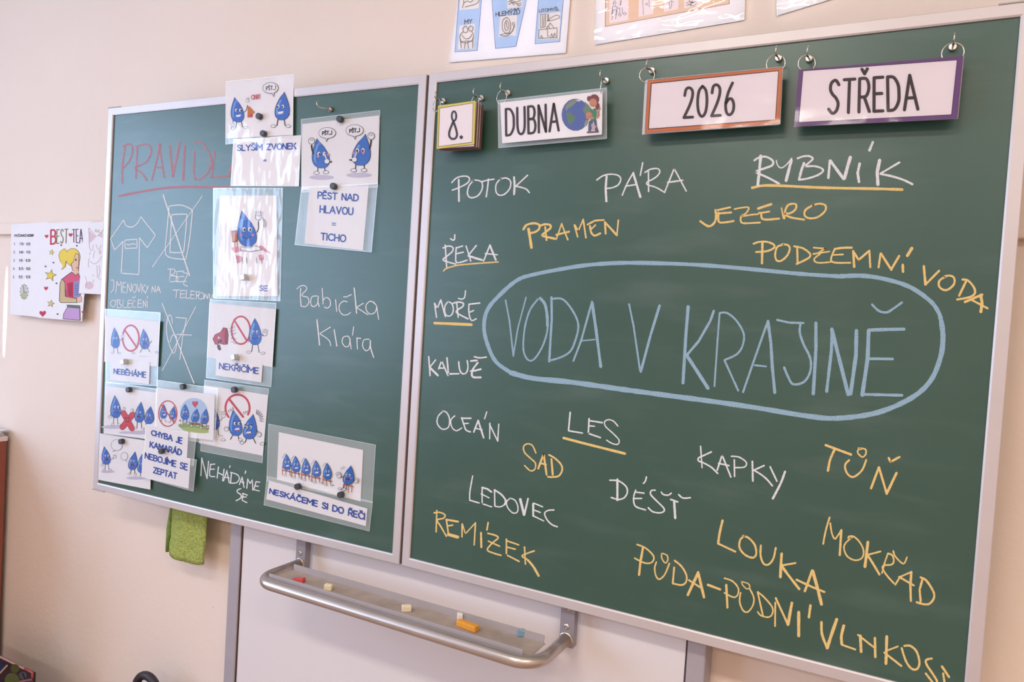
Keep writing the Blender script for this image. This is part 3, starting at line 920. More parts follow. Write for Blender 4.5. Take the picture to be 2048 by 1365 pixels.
def film(root, plane, tf, k, quad, d, m=None, wave=0.0012, n=16, name='laminate_film', rim=True, label=None, back=None):
    FC[0] += 1
    mb = MB()
    vs, fs = [], []
    for j in range(n + 1):
        for i in range(n + 1):
            p = plane.at(*tf(*bil(quad, i / n, j / n)), d)
            h = noise.noise(Vector((p.x * 9 + FC[0] * 7.3, p.z * 9, FC[0] * 1.7)))
            vs.append(p + plane.n * (wave * (h + 0.6) if wave else 0))
    for j in range(n):
        for i in range(n):
            a = j * (n + 1) + i
            fs.append((a, a + n + 1, a + n + 2, a + 1))
    mb.add(vs, fs)
    if rim:
        w = 1.1 / k
        c = mid(quad)
        inn = [(p[0] + (w if p[0] < c[0] else -w), p[1] + (w if p[1] < c[1] else -w)) for p in quad]
        for i in range(4):
            q = [quad[i], quad[(i + 1) % 4], inn[(i + 1) % 4], inn[i]]
            pts = [plane.at(*tf(*p), d + wave * 1.7 + 0.00015) for p in q]
            mb.add(pts, [(3, 2, 1, 0)], 1)
    if back is not None:
        g = 0.0002
        q = [plane.at(*tf(*p), back - g) for p in quad]
        bmb = MB()
        bmb.add(q, [(3, 2, 1, 0)])
        bmb.build('pouch_back', M_POUCH, root)
    o = mb.build(name, [m or M_FILM, M_RIM], root, smooth=True)
    if label: o['label'] = label
    return o


def drop(I, tx, ty, cx, by, w, face='smile', legs=None, shoe=None, arms=(), look=0.0, hl=True):
    h = by - ty
    pts = []
    N = 20
    mx = 0.77
    for s_ in (1, -1):
        rng = range(0, N + 1) if s_ == 1 else range(N - 1, 0, -1)
        for i in rng:
            th = PI * i / N
            yy = (1 - math.cos(th)) / 2
            x = math.sin(th) * math.sin(th / 2) ** 1.25 / mx
            pts.append((cx + s_ * w / 2 * x + (tx - cx) * (1 - yy) ** 1.5, ty + h * yy))
    cy = ty + h * 0.62
    lw = max(2.2, w * 0.035)
    # limbs behind the body
    if legs is None:
        legs = [(-.18, .32, -.10), (.16, .32, .10)]
    for (lx, ll, sx) in legs:
        x0, y0 = cx + lx * w, by - h * .03
        x1, y1 = x0 + sx * w * .2, by + ll * w * .75
        I.stroke([(x0, y0), (x1, y1)], lw * 1.6, INKK)
        I.ell(x1 + sx * w * .6, y1 + w * .04, w * .17, w * .105, INKK)
        I.ell(x1 + sx * w * .6, y1 + w * .04, w * .14, w * .08, INKW)
    for (ax, ay, hx, hy_) in arms:
        I.stroke([(cx + ax * w, ty + ay * h), ((cx + ax * w + hx) / 2 + w * .05, (ty + ay * h + hy_) / 2 + w * .08), (hx, hy_)], lw * 1.4, INKK, smooth=True)
    I.poly([(cx + (p[0] - cx) * 1.0 + (lw if p[0] > cx else -lw) * (0.8 if abs(p[0] - cx) > w * .08 else 0.35),
             cy + (p[1] - cy) * (1 + 1.2 * lw / h)) for p in pts], DARK)
    I.poly(pts, BLUE)
    if hl:
        q = [(cx + (p[0] - cx) * .78 - w * .03, cy + (p[1] - cy) * .84) for p in pts]
        left = [p for p in q if p[0] < cx - w * .1 and p[1] < cy + h * .2]
        if len(left) > 3:
            left.sort(key=lambda p: p[1])
            inner = [(p[0] + w * .11, p[1] + h * .03) for p in reversed(left)]
            I.poly(left + inner, BLUEL)
    ey, es = ty + .52 * h, w * .105
    ex = cx + look * w + (tx - cx) * .25
    for sgn in (-1, 1):
        I.ell(ex + sgn * w * .15, ey, es, es * 1.35, INKK if w > 150 else DARK)
        I.ell(ex + sgn * w * .15, ey, es * .86, es * 1.2, INKW)
        I.ell(ex + sgn * w * .15 + look * w * .35 + w * .015, ey + es * .2, es * .5, es * .72, INKK)
    mw = w * .2
    my = ty + .74 * h
    if face == 'smile':
        I.stroke([(ex - mw, my - h * .03), (ex - mw * .4, my + h * .03), (ex + mw * .4, my + h * .03), (ex + mw, my - h * .03)], lw, DARK, smooth=True)
    elif face == 'open':
        I.ell(ex, my, mw * .75, h * .06, INKK)
        I.ell(ex, my + h * .02, mw * .5, h * .03, INKR)
    elif face == 'teeth':
        I.poly([(ex - mw, my - h * .02), (ex + mw, my - h * .06), (ex + mw * .8, my + h * .03), (ex - mw * .6, my + h * .06)], INKW)
    elif face == 'angry':
        for sgn in (-1, 1):
            I.stroke([(ex + sgn * w * .28, ey - es * 1.9), (ex + sgn * w * .05, ey - es * 0.9)], lw * 1.5, INKK)
        I.poly([(ex - mw, my + h * .04), (ex - mw * .5, my - h * .03), (ex + mw * .7, my - h * .05), (ex + mw, my + h * .02)], INKW)
        I.poly([(ex - mw * .3, my + h * .04), (ex + mw * .9, my + h * .03), (ex + mw * .5, my + h * .09)], INKR)
    if face in ('smile', 'open') and w > 90:
        for sgn in (-1, 1):
            I.ell(ex + sgn * w * .30, my - h * .06, w * .07, w * .06, CHEEK)


def glove(I, x, y, r, fingers=4, rot=0.0, fist=False):
    I.ell(x, y, r * 1.08, r * 1.12, INKK)
    I.ell(x, y, r * .92, r * .96, INKW)
    if fist:
        for i in range(3):
            I.stroke([(x - r * .45 + i * r * .42, y - r * .65), (x - r * .35 + i * r * .4, y - r * .05)], r * .12, INKK)
        return
    for i in range(fingers):
        a = -PI / 2 + (i - (fingers - 1) / 2) * .42 + rot
        p0 = (x + math.cos(a) * r * .5, y + math.sin(a) * r * .5)
        p1 = (x + math.cos(a) * r * 1.7, y + math.sin(a) * r * 1.7)
        I.stroke([p0, p1], r * .52, INKK)
        I.stroke([p0, p1], r * .36, INKW)


def magnet(u, v, plane, d, label, cube=False):
    c = plane.at(u, v, d)
    mb = MB()
    if cube:
        s = 0.0075
        a = 0.25
        e1 = plane.e1 * math.cos(a) + plane.e2 * math.sin(a)
        e2 = plane.e2 * math.cos(a) - plane.e1 * math.sin(a)
        p = []
        for h in (0, 2 * s):
            for (x, y) in ((-1, -1), (1, -1), (1, 1), (-1, 1)):
                p.append(c + e1 * x * s + e2 * y * s + plane.n * h)
        mb.hexa(p)
        t = thing('cube_magnet', c, label, 'magnet', 'silver cube magnets on the left board')
        mb.build('magnet_body', M_CUBEMAG, t, bevel=0.0008)
        return t
    r = 0.0085
    t = thing('round_magnet', c, label, 'magnet', 'black round magnets on the left board')
    mb.lathe(c, plane.n, [(0, r), (0.0095, r), (0.0108, r * .93), (0.011, r * .86), (0.0104, r * .78), (0.0104, r * .05)], 24)
    mb.build('magnet_body', M_BLACKMAG, t)
    return t


CG = 'laminated rule cards on the left board'


def rule_card(plane, tf, quad, d, label, cat='card', group=CG, name='laminated_card'):
    return thing(name, plane.at(*tf(*mid(quad)), d), label, cat, group)


def q4(*a):
    return [tuple(a[i:i + 2]) for i in range(0, 8, 2)]


# --- bell card
tf, k = ZA
D0 = 0.0012 - 0.0
qd = q4(1265, 110, 1895, 42, 1890, 605, 1262, 640)
c = rule_card(P_WING, tf, qd, .006, 'laminated card of two drops with an orange bell, over the left board top frame')
sheet(c, P_WING, tf, qd, .006)
I = Ink(P_WING, .0066, tf, k)
drop(I, 1348, 255, 1378, 487, 125, 'teeth', legs=[(-.1, .55, -.35), (.25, .48, .4)], look=.08, arms=[(.45, .6, 1465, 330), (-.42, .75, 1325, 500)])
glove(I, 1466, 285, 15, 3)
glove(I, 1326, 508, 18, fist=True)
I.poly([(1468, 335), (1490, 345), (1535, 395), (1515, 410), (1480, 445), (1465, 440)], ORANGE)
I.ell(1500, 425, 14, 18, INKR)
drop(I, 1805, 205, 1785, 465, 140, 'teeth', legs=[(-.25, .5, -.4), (.15, .5, .35)], look=-.12, arms=[(-.45, .75, 1725, 430), (.45, .75, 1850, 410)])
I.ell(1680, 168, 74, 53, INKK)
I.ell(1680, 168, 70, 49, INKW)
I.poly([(1690, 212), (1712, 255), (1715, 212)], INKK)
I.poly([(1694, 208), (1710, 244), (1711, 208)], INKW)
I.text('PŠT...!', q4(1640, 155, 1728, 146, 1728, 182, 1640, 190), 6, INKK)
I.text('CINK!', q4(1500, 235, 1580, 225, 1580, 268, 1500, 275), 5, INKR)
I.build('printed_picture', c)
film(c, P_WING, tf, k, q4(1262, 106, 1897, 40, 1890, 612, 1262, 695), .0085, M_FILMB, wave=.002, back=.006)
# --- bell text card
qd = q4(1335, 645, 1965, 608, 1945, 1085, 1308, 1082)
c = rule_card(P_WING, tf, qd, .002, 'glossy white laminated card reading SLYŠÍM ZVONEK, below the bell picture')
sheet(c, P_WING, tf, qd, .002)
I = Ink(P_WING, .0026, tf, k)
I.text('SLYŠÍM ZVONEK', q4(1372, 700, 1915, 682, 1915, 735, 1372, 752), 11, TEXTB)
I.build('printed_text', c)
I = Ink(P_WING, .0026, tf, k)
I.text('=', q4(1614, 826, 1640, 825, 1640, 860, 1614, 861), 7, TEXTB)
I.build('printed_text', c)
film(c, P_WING, tf, k, qd, .0040, M_FILMB, wave=.002, back=.002)
magnet(*tf(1588, 437), P_WING, .0085, 'black round magnet in the middle of the bell picture card')
magnet(*tf(1628, 598), P_WING, .0085, 'black round magnet between the bell picture and its caption card')

# --- waving drop card
tf, k = ZB
fq = q4(1100, 75, 1750, 75, 1725, 1130, 1100, 1105)
c = rule_card(P_WING, tf, fq, .003, 'shiny laminated card of one drop raising its hand at a desk')
sheet(c, P_WING, tf, q4(1160, 145, 1690, 145, 1700, 1085, 1125, 1085), .003)
I = Ink(P_WING, .0036, tf, k)
I.poly([(1268, 475), (1330, 468), (1332, 575), (1280, 585)], ink(120, 70, 40))
I.poly([(1276, 482), (1322, 478), (1322, 566), (1284, 574)], ORANGE)
I.stroke([(1300, 580), (1302, 640)], 8, ORANGE)
I.stroke([(1322, 580), (1326, 640)], 8, ORANGE)
drop(I, 1370, 290, 1425, 620, 180, 'smile', legs=[], look=.02, arms=[(.45, .6, 1520, 390)])
glove(I, 1522, 345, 30, 4, rot=.05)
I.poly([(1262, 632), (1330, 622), (1370, 655), (1300, 680)], PINK)
I.poly([(1515, 612), (1550, 612), (1640, 690), (1580, 668)], PINK)
I.poly([(1345, 620), (1430, 632), (1500, 612), (1560, 650), (1450, 672), (1360, 660)], GREYINK)
I.poly([(1350, 624), (1430, 637), (1498, 617), (1550, 648), (1450, 666), (1364, 656)], INKW)
I.poly([(1305, 700), (1360, 712), (1360, 755), (1330, 775)], PINK)
I.poly([(1520, 700), (1560, 695), (1570, 740), (1530, 750)], PINK)
for x in (1320, 1370, 1410, 1500, 1550):
    I.stroke([(x, 720), (x + 4, 775)], 4, GREYINK)
for (a, b) in ((1560, 1590), (1578, 1610)):
    I.stroke([(a, 352 + (a - 1560)), (a + 14, 400), (a + 6, 440)], 3.5, INKK, smooth=True)
I.build('printed_picture', c)
I = Ink(P_WING, .0036, tf, k)
I.text('SE', q4(1530, 985, 1604, 988, 1602, 1034, 1528, 1030), 8, TEXTB)
I.build('printed_text', c)
film(c, P_WING, tf, k, fq, .0055, M_FILMB, wave=.0035, back=.003)
magnet(*tf(1408, 910), P_WING, .0085, 'silver cube magnet low on the card of the hand-raising drop', cube=True)

# --- no running card
tf, k = ZC
fq = q4(152, 92, 722, 130, 690, 885, 160, 850)
c = rule_card(P_WING, tf, fq, .0058, 'laminated card reading NEBĚHÁME with a running drop and a red ban ring')
sheet(c, P_WING, tf, q4(160, 165, 718, 222, 690, 685, 142, 635), .0058)
sheet(c, P_WING, tf, q4(212, 600, 612, 640, 605, 865, 205, 822), .0074, name='caption_strip')
I = Ink(P_WING, .0064, tf, k, step=1.5e-5)
I.ring(418, 393, 84, 132, 17, INKR)
I.stroke([(352, 305), (480, 490)], 17, INKR)
drop(I, 250, 283, 262, 495, 90, 'smile', legs=[(-.2, .7, -.2), (.2, .75, .3)], arms=[(.45, .6, 325, 400), (-.45, .65, 212, 470)])
glove(I, 335, 375, 15, 3)
drop(I, 548, 298, 562, 505, 95, 'open', legs=[(-.3, .5, -1.2), (.3, .4, 1.2)], look=.05, arms=[(-.4, .7, 490, 450), (.45, .7, 630, 420)])
for i in range(4):
    I.stroke([(455 + i * 14, 470 - i * 26), (485 + i * 8, 480 - i * 30)], 3, INKR)
I.stroke([(500, 578), (600, 582)], 3, LILAC)
I.build('printed_picture', c)
I = Ink(P_WING, .0080, tf, k)
I.text('NEBĚHÁME', q4(246, 706, 572, 742, 570, 797, 245, 755), 10, TEXTB)
I.build('printed_text', c)
film(c, P_WING, tf, k, fq, .0088, wave=.0008, back=.0058)
magnet(*tf(372, 635), P_WING, .0106, 'silver cube magnet on the card with the running drop', cube=True)

# --- fighting drops card
tf, k = ZD
fq = q4(1235, 0, 1930, 95, 1858, 900, 1190, 770)
c = rule_card(P_WING, tf, fq, .0015, 'laminated card of two angry fighting drops under a red ban ring, lower middle')
sheet(c, P_WING, tf, q4(1230, 55, 1918, 165, 1862, 820, 1175, 685), .0015)
I = Ink(P_WING, .0021, tf, k, step=1.5e-5)
I.ring(1590, 305, 130, 144, 22, INKR, 2.4, 2.4 + 4.4)
I.stroke([(1505, 215), (1650, 400)], 24, INKR)
drop(I, 1340, 300, 1345, 540, 110, 'smile', legs=[(.3, .75, .4)], arms=[(.45, .6, 1430, 400)])
glove(I, 1436, 385, 24, 4)
drop(I, 1545, 325, 1575, 605, 145, 'angry', legs=[(-.25, .35, -.9), (.15, .35, .2)], look=.12, arms=[(-.48, .6, 1470, 520)])
glove(I, 1470, 530, 24, fist=True)
drop(I, 1755, 372, 1715, 640, 150, 'angry', legs=[(-.2, .3, -.4), (.3, .4, .8)], look=-.12, arms=[(.48, .6, 1820, 570)])
glove(I, 1822, 590, 24, fist=True)
for i in range(7):
    a = -1.5 + i * .28
    I.stroke([(1790 + 40 * math.cos(a), 430 + 60 * math.sin(a)), (1790 + 78 * math.cos(a), 430 + 105 * math.sin(a))], 6, GREYINK)
for i in range(3):
    I.stroke([(1500 + i * 22, 350 - i * 14), (1490 + i * 22, 330 - i * 16)], 6, GREYINK)
    I.stroke([(1660 + i * 18, 372 - i * 10), (1652 + i * 20, 345 - i * 6)], 5, GREYINK)
I.build('printed_picture', c)
film(c, P_WING, tf, k, fq, .0036, wave=.0008, back=.0015)
magnet(*tf(1572, 107), P_WING, .0080, 'black round magnet at the top of the card of fighting drops')

# --- no shouting card
tf, k = ZC
fq = q4(1228, -5, 1908, 32, 1855, 895, 1187, 800)
c = rule_card(P_WING, tf, fq, .0052, 'laminated card reading NEKŘIČÍME with a red megaphone and a calm drop')
sheet(c, P_WING, tf, q4(1222, 28, 1905, 95, 1868, 690, 1195, 590), .0052)
sheet(c, P_WING, tf, q4(1292, 590, 1768, 660, 1755, 848, 1285, 776), .0066, name='caption_strip')
I = Ink(P_WING, .0057, tf, k, step=1.5e-5)
I.ring(1545, 312, 96, 142, 18, INKR)
I.stroke([(1475, 205), (1600, 410)], 18, INKR)
MEGA, MEGAD = ink(196, 70, 84), ink(110, 38, 52)
I.poly([(1255, 400), (1280, 355), (1335, 330), (1365, 282), (1405, 290), (1420, 360), (1412, 455), (1375, 462), (1330, 450), (1282, 460)], MEGAD)
I.poly([(1262, 400), (1284, 362), (1340, 338), (1368, 290), (1398, 296), (1412, 360), (1405, 448), (1375, 454), (1330, 442), (1284, 452)], MEGA)
I.poly([(1300, 455), (1330, 460), (1345, 510), (1325, 522), (1305, 500)], MEGAD)
I.ell(1398, 375, 20, 82, MEGAD)
I.ell(1400, 375, 14, 68, ink(160, 48, 62))
I.ell(1322, 388, 13, 13, INKW)
I.ell(1326, 390, 6, 7, INKK)
I.stroke([(1306, 368), (1335, 378)], 6, INKK)
I.poly([(1305, 425), (1350, 405), (1350, 432), (1310, 442)], INKK)
for (a, b, c2) in ((1430, 330, 300), (1440, 360, 335), (1440, 400, 395), (1445, 430, 450), (1430, 300, 265)):
    I.stroke([(a, b), (a + 22, (b + c2) / 2 - 8), (a + 34, (b + c2) / 2 + 8), (a + 58, c2)], 4, INKK)
drop(I, 1688, 188, 1692, 462, 132, 'smile', legs=[(-.2, .7, -.4), (.2, .8, .5)], arms=[(.48, .6, 1780, 365), (-.48, .6, 1622, 430)])
glove(I, 1790, 345, 24, 4, rot=.1)
I.build('printed_picture', c)
I = Ink(P_WING, .0072, tf, k)
I.text('NEKŘIČÍME', q4(1328, 648, 1725, 700, 1722, 758, 1325, 706), 11, TEXTB)
I.build('printed_text', c)
film(c, P_WING, tf, k, fq, .0080, wave=.0008, back=.0052)
magnet(*tf(1502, 588), P_WING, .0096, 'silver cube magnet on the card with the red megaphone', cube=True)

# --- red cross friend card
tf, k = ZD
fq = q4(165, 20, 716, 96, 705, 655, 146, 582)
c = rule_card(P_WING, tf, fq, .0098, 'laminated card of drops hugging a smiling red cross, at the left edge')
sheet(c, P_WING, tf, q4(168, 62, 714, 136, 702, 650, 148, 578), .0098)
I = Ink(P_WING, .0103, tf, k, step=1.5e-5)
for (a, b) in (((250, 500), (130, 20)), ((540, 560), (120, 22)), ((400, 560), (90, 14))):
    I.ell(a[0], a[1] + 10, b[0], b[1], LILAC)
drop(I, 268, 168, 278, 412, 115, 'smile', legs=[(-.2, .75, -.1), (.15, .78, .2)], arms=[(-.48, .65, 215, 400), (.48, .65, 360, 330)], look=.12)
glove(I, 214, 402, 17, fist=True)
XR, XD = ink(214, 78, 96), ink(140, 40, 56)
for (m_, w_) in ((XD, 62), (XR, 52)):
    I.stroke([(362, 362), (452, 525)], w_, m_)
    I.stroke([(458, 375), (350, 512)], w_, m_)
glove(I, 367, 318, 14, 3)
drop(I, 548, 238, 530, 460, 105, 'open', legs=[(-.2, .7, -.2), (.2, .75, .2)], look=-.1)
drop(I, 650, 288, 634, 476, 105, 'smile', legs=[(-.3, .8, -.1)], look=-.1)
glove(I, 452, 336, 14, 3)
for x in (384, 420):
    I.stroke([(x - 10, 418), (x, 408), (x + 10, 418)], 5, INKK, smooth=True)
I.stroke([(382, 440), (402, 456), (422, 440)], 6, XD, smooth=True)
I.build('printed_picture', c)
film(c, P_WING, tf, k, fq, .0120, wave=.0006, back=.0098)
magnet(*tf(436, 107), P_WING, .0134, 'black round magnet above the card of drops hugging a red cross')

# --- speech bubbles card
fq = q4(106, 576, 662, 664, 652, 1187, 88, 1080)
c = rule_card(P_WING, tf, fq, .0056, 'white laminated card of drops with empty speech bubbles in the bottom left corner')
sheet(c, P_WING, tf, q4(108, 578, 660, 666, 650, 1185, 90, 1078), .0056)
I = Ink(P_WING, .0062, tf, k, step=1.5e-5)
I.ell(190, 992, 75, 14, LILAC)
I.ell(500, 1060, 110, 18, LILAC)
drop(I, 155, 718, 178, 915, 98, 'open', legs=[(-.12, .7, -.2), (.2, .7, .3)], arms=[(.45, .7, 255, 838), (-.45, .7, 132, 915)], look=.1)
glove(I, 266, 828, 18, fist=True)
glove(I, 133, 920, 16, fist=True)
for (x, y, rx, ry, t) in ((288, 705, 64, 62, (243, 775)), (370, 826, 40, 44, (398, 885))):
    I.ell(x, y, rx, ry, GREYINK)
    I.ell(x, y, rx - 3.5, ry - 3.5, INKW)
    I.stroke([(x - rx * .2 if t[0] < x else x + rx * .3, y + ry * .9), t], 4, GREYINK)
drop(I, 560, 800, 552, 1005, 92, 'smile', legs=[(-.1, .5, .1), (.3, .55, .2)], look=-.1)
drop(I, 483, 775, 455, 972, 98, 'open', legs=[(-.15, .5, -.2), (.25, .6, .1)], look=-.05)
I.build('printed_picture', c)
film(c, P_WING, tf, k, fq, .0076, wave=.0006, back=.0056)
magnet(*tf(356, 664), P_WING, .0086, 'black round magnet on the card of drops with speech bubbles')

# --- picnic card
fq = q4(722, 0, 1380, 92, 1345, 700, 700, 600)
c = rule_card(P_WING, tf, fq, .0118, 'laminated card with a red ban ring beside three drops in a meadow with a heart')
sheet(c, P_WING, tf, q4(716, 82, 1346, 162, 1330, 656, 698, 575), .0118)
I = Ink(P_WING, .0123, tf, k, step=1.2e-5)
I.ell(1120, 352, 150, 158, ink(186, 208, 236))
I.ell(1118, 512, 170, 44, GREEN, rot=.12)
I.ell(1135, 545, 150, 26, ink(176, 190, 120), rot=.12)
drop(I, 795, 262, 792, 418, 78, 'teeth', legs=[(-.2, .45, -.2), (.2, .5, .2)], look=.1)
drop(I, 905, 283, 886, 430, 76, 'angry', legs=[(-.2, .5, -.3), (.2, .5, .2)], look=-.1)
I.ring(838, 365, 98, 138, 11, INKR)
I.stroke([(768, 268), (908, 468)], 12, INKR)
I.poly([(1133, 302), (1100, 262), (1102, 238), (1118, 230), (1132, 242), (1146, 230), (1162, 236), (1164, 262)], INKR)
drop(I, 1025, 262, 1022, 430, 92, 'smile', legs=[(-.2, .6, -.2), (.2, .6, .2)], look=.05)
drop(I, 1150, 310, 1130, 455, 86, 'smile', legs=[(-.25, .6, -.2), (.2, .6, .2)])
drop(I, 1250, 312, 1232, 478, 86, 'open', legs=[(-.25, .55, -.2), (.2, .5, .2)], look=-.05)
I.stroke([(1080, 470), (1180, 478)], 16, ink(150, 92, 84))
for (x, y) in ((970, 440), (1075, 462), (1270, 500), (1190, 470), (1252, 520)):
    I.ell(x, y, 11, 12, ink(206, 140, 140))
I.build('printed_picture', c)
film(c, P_WING, tf, k, fq, .0138, wave=.0006, back=.0118)
magnet(*tf(1020, 74), P_WING, .0150, 'black round magnet above the card with the meadow and the heart')

# --- mistake is a friend caption
fq = q4(596, 470, 1066, 560, 1040, 895, 582, 800)
c = rule_card(P_WING, tf, fq, .0165, 'white caption card reading CHYBA JE KAMARÁD')
sheet(c, P_WING, tf, q4(600, 498, 1062, 560, 1042, 890, 585, 795), .0165)
I = Ink(P_WING, .0171, tf, k)
I.text('CHYBA JE', q4(665, 545, 992, 630, 988, 690, 662, 595), 14, TEXTB)
I.build('printed_text', c)
I = Ink(P_WING, .0171, tf, k)
I.text('KAMARÁD', q4(650, 668, 985, 756, 982, 815, 646, 725), 14, TEXTB)
I.build('printed_text', c)
film(c, P_WING, tf, k, q4(598, 480, 1150, 590, 1115, 930, 582, 800), .0182, wave=.0004, back=.0165)
# --- we are not afraid to ask caption
fq = q4(568, 765, 1150, 860, 1112, 1205, 652, 1065)
c = rule_card(P_WING, tf, fq, .0195, 'white caption card reading NEBOJÍME SE ZEPTAT')
sheet(c, P_WING, tf, q4(570, 768, 1084, 850, 1062, 1175, 556, 1048), .0195)
I = Ink(P_WING, .0201, tf, k)
I.text('NEBOJÍME SE', q4(598, 790, 1050, 912, 1046, 975, 594, 845), 13, TEXTB)
I.build('printed_text', c)
I = Ink(P_WING, .0201, tf, k)
I.text('ZEPTAT', q4(688, 945, 935, 1010, 930, 1070, 684, 1003), 13, TEXTB)
I.build('printed_text', c)
film(c, P_WING, tf, k, q4(568, 765, 1152, 862, 1114, 1207, 554, 1050), .0212, wave=.0004, back=.0195)
magnet(*tf(788, 768), P_WING, .0222, 'black round magnet over the word KAMARÁD')

# --- fist over head card (picture + caption in one pouch)
ZF_, ZG_ = zf(560, 180, 300), zf(560, 360, 300)
tf, k = ZF_
fq = q4(285, 400, 1368, 275, 1335, 1330, 295, 1400)
c = rule_card(P_WING, tf, fq, .003, 'laminated picture of two drops with raised fists and speech bubbles')
sheet(c, P_WING, tf, q4(302, 465, 1354, 348, 1336, 1283, 293, 1372), .003)
I = Ink(P_WING, .0036, tf, k)
I.ell(570, 1195, 170, 34, LILAC)
I.ell(1080, 1165, 175, 34, LILAC)
drop(I, 508, 665, 568, 1068, 245, 'none', legs=[(-.2, .3, -.1), (.17, .26, .1)], look=.06)
drop(I, 1160, 605, 1100, 1030, 255, 'none', legs=[(-.25, .3, -.15), (.2, .3, -.02)], look=-.08)
for (x0, y0, x1, y1) in ((455, 870, 430, 760), (1222, 800, 1243, 690)):
    I.stroke([(x0, y0), (x0 + (x1 - x0) * .7, (y0 + y1) / 2), (x1, y1)], 22, INKK, smooth=True)
glove(I, 430, 698, 42, fist=True)
glove(I, 1244, 630, 46, fist=True)
for (x, y, s_) in ((640, 975, 1), (1015, 950, -1)):
    I.stroke([(x + 60 * s_, y + 5), (x + 35 * s_, y + 10)], 20, INKK)
    I.stroke([(x, y - 10), (x - 28 * s_ if s_ > 0 else x + 30, y - 95)], 24, INKK)
    I.stroke([(x, y - 10), (x - 28 * s_ if s_ > 0 else x + 30, y - 95)], 17, INKW)
    I.ell(x, y, 38, 36, INKK)
    I.ell(x, y, 33, 31, INKW)
for (x, y) in ((520, 912), (660, 885), (1000, 862), (1140, 862)):
    I.ell(x, y, 20, 17, CHEEK)
for (x, y, rx, ry, t) in ((643, 588, 118, 77, (630, 710)), (1018, 553, 122, 81, (1030, 682))):
    I.ell(x, y, rx, ry, INKK)
    I.poly([(x - 22, y + ry - 8), t, (x + 18, y + ry - 8)], INKK)
    I.ell(x, y, rx - 5, ry - 5, INKW)
    I.poly([(x - 14, y + ry - 14), (t[0], t[1] - 16), (x + 10, y + ry - 14)], INKW)
I.text('PŠT...!', q4(578, 572, 708, 558, 708, 606, 578, 614), 12, INKK)
I.text('PŠT...!', q4(950, 540, 1086, 522, 1086, 572, 950, 584), 12, INKK)
I.build('printed_picture', c)
film(c, P_WING, tf, k, fq, .0058, wave=.0008, back=.003)
magnet(*tf(838, 408), P_WING, .0074, 'black round magnet atop the picture of drops with raised fists')
tf, k = ZG_
fq = q4(292, 100, 1336, 45, 1250, 990, 200, 888)
c = rule_card(P_WING, tf, fq, .0072, 'laminated caption reading PĚST NAD HLAVOU = TICHO')
sheet(c, P_WING, tf, q4(402, 108, 1212, 80, 1134, 964, 334, 872), .0072)
I = Ink(P_WING, .0078, tf, k)
I.text('PĚST NAD', q4(522, 166, 1068, 202, 1064, 288, 518, 250), 18, TEXTB)
I.build('printed_text', c)
I = Ink(P_WING, .0078, tf, k)
I.text('HLAVOU', q4(550, 352, 996, 384, 992, 476, 546, 444), 18, TEXTB)
I.build('printed_text', c)
I = Ink(P_WING, .0078, tf, k)
I.text('=', q4(712, 560, 760, 564, 758, 650, 710, 646), 12, TEXTB)
I.build('printed_text', c)
I = Ink(P_WING, .0078, tf, k)
I.text('TICHO', q4(562, 728, 898, 756, 894, 846, 558, 816), 18, TEXTB)
I.build('printed_text', c)
film(c, P_WING, tf, k, fq, .0092, wave=.0008, back=.0072)
magnet(*tf(750, 92), P_WING, .0104, 'black round magnet above the word PĚST')

# --- do not interrupt card
tf, k = zf(500, 840, 360)
fq = q4(210, 45, 1432, 285, 1392, 950, 188, 700)
c = rule_card(P_WING, tf, fq, .002, 'laminated picture of six drops sitting on chairs above the longest caption strip')
sheet(c, P_WING, tf, q4(328, 140, 1288, 345, 1258, 930, 305, 680), .002)
I = Ink(P_WING, .0026, tf, k)
CHR = ink(196, 112, 84)
for (tx, ty, by) in ((415, 390, 572), (517, 413, 597), (632, 438, 622), (748, 463, 650), (875, 492, 680)):
    I.stroke([(tx - 46, by - 40), (tx - 46, by + 55)], 9, CHR)
    I.stroke([(tx - 46, by + 2), (tx + 50, by + 22)], 14, CHR)
    drop(I, tx, ty, tx + 7, by, 100, 'teeth', legs=[(-.12, .75, -.1), (.3, .8, .2)], look=.05)
    for i in range(3):
        I.stroke([(tx - 50 + i * 12, ty + 45 - i * 18), (tx - 44 + i * 12, ty + 32 - i * 18)], 4, GREYINK)
I.stroke([(1065, 735), (1165, 760)], 14, CHR)
for x in (1072, 1120, 1160):
    I.stroke([(x, 745), (x - 4, 825)], 8, CHR)
drop(I, 1145, 522, 1115, 738, 128, 'open', legs=[(-.35, .45, -.5), (-.1, .5, -.3)], look=-.08, arms=[(-.45, .6, 1030, 640), (.45, .7, 1200, 710)])
glove(I, 1012, 638, 24, 4, rot=-.4)
glove(I, 1208, 700, 20, 3, rot=.4)
for i in range(3):
    I.stroke([(1040 + i * 16, 572 - i * 8), (1030 + i * 18, 548 - i * 10)], 4, GREYINK)
I.build('printed_picture', c)
film(c, P_WING, tf, k, fq, .0044, wave=.0006, back=.002)
fq = q4(192, 640, 1398, 930, 1358, 1272, 155, 972)
c = rule_card(P_WING, tf, fq, .0062, 'long laminated caption strip reading NESKÁČEME SI DO ŘEČI')
sheet(c, P_WING, tf, q4(216, 690, 1336, 1012, 1318, 1212, 184, 905), .0062)
I = Ink(P_WING, .0068, tf, k)
I.text('NESKÁČEME SI DO ŘEČI', q4(228, 785, 1304, 1068, 1300, 1138, 222, 838), 15, TEXTB)
I.build('printed_text', c)
film(c, P_WING, tf, k, fq, .0082, wave=.0006, back=.0062)
magnet(*tf(560, 757), P_WING, .0094, 'left black round magnet of two above NESKÁČEME SI DO ŘEČI')
magnet(*tf(1048, 850), P_WING, .0094, 'right black round magnet of two above NESKÁČEME SI DO ŘEČI')

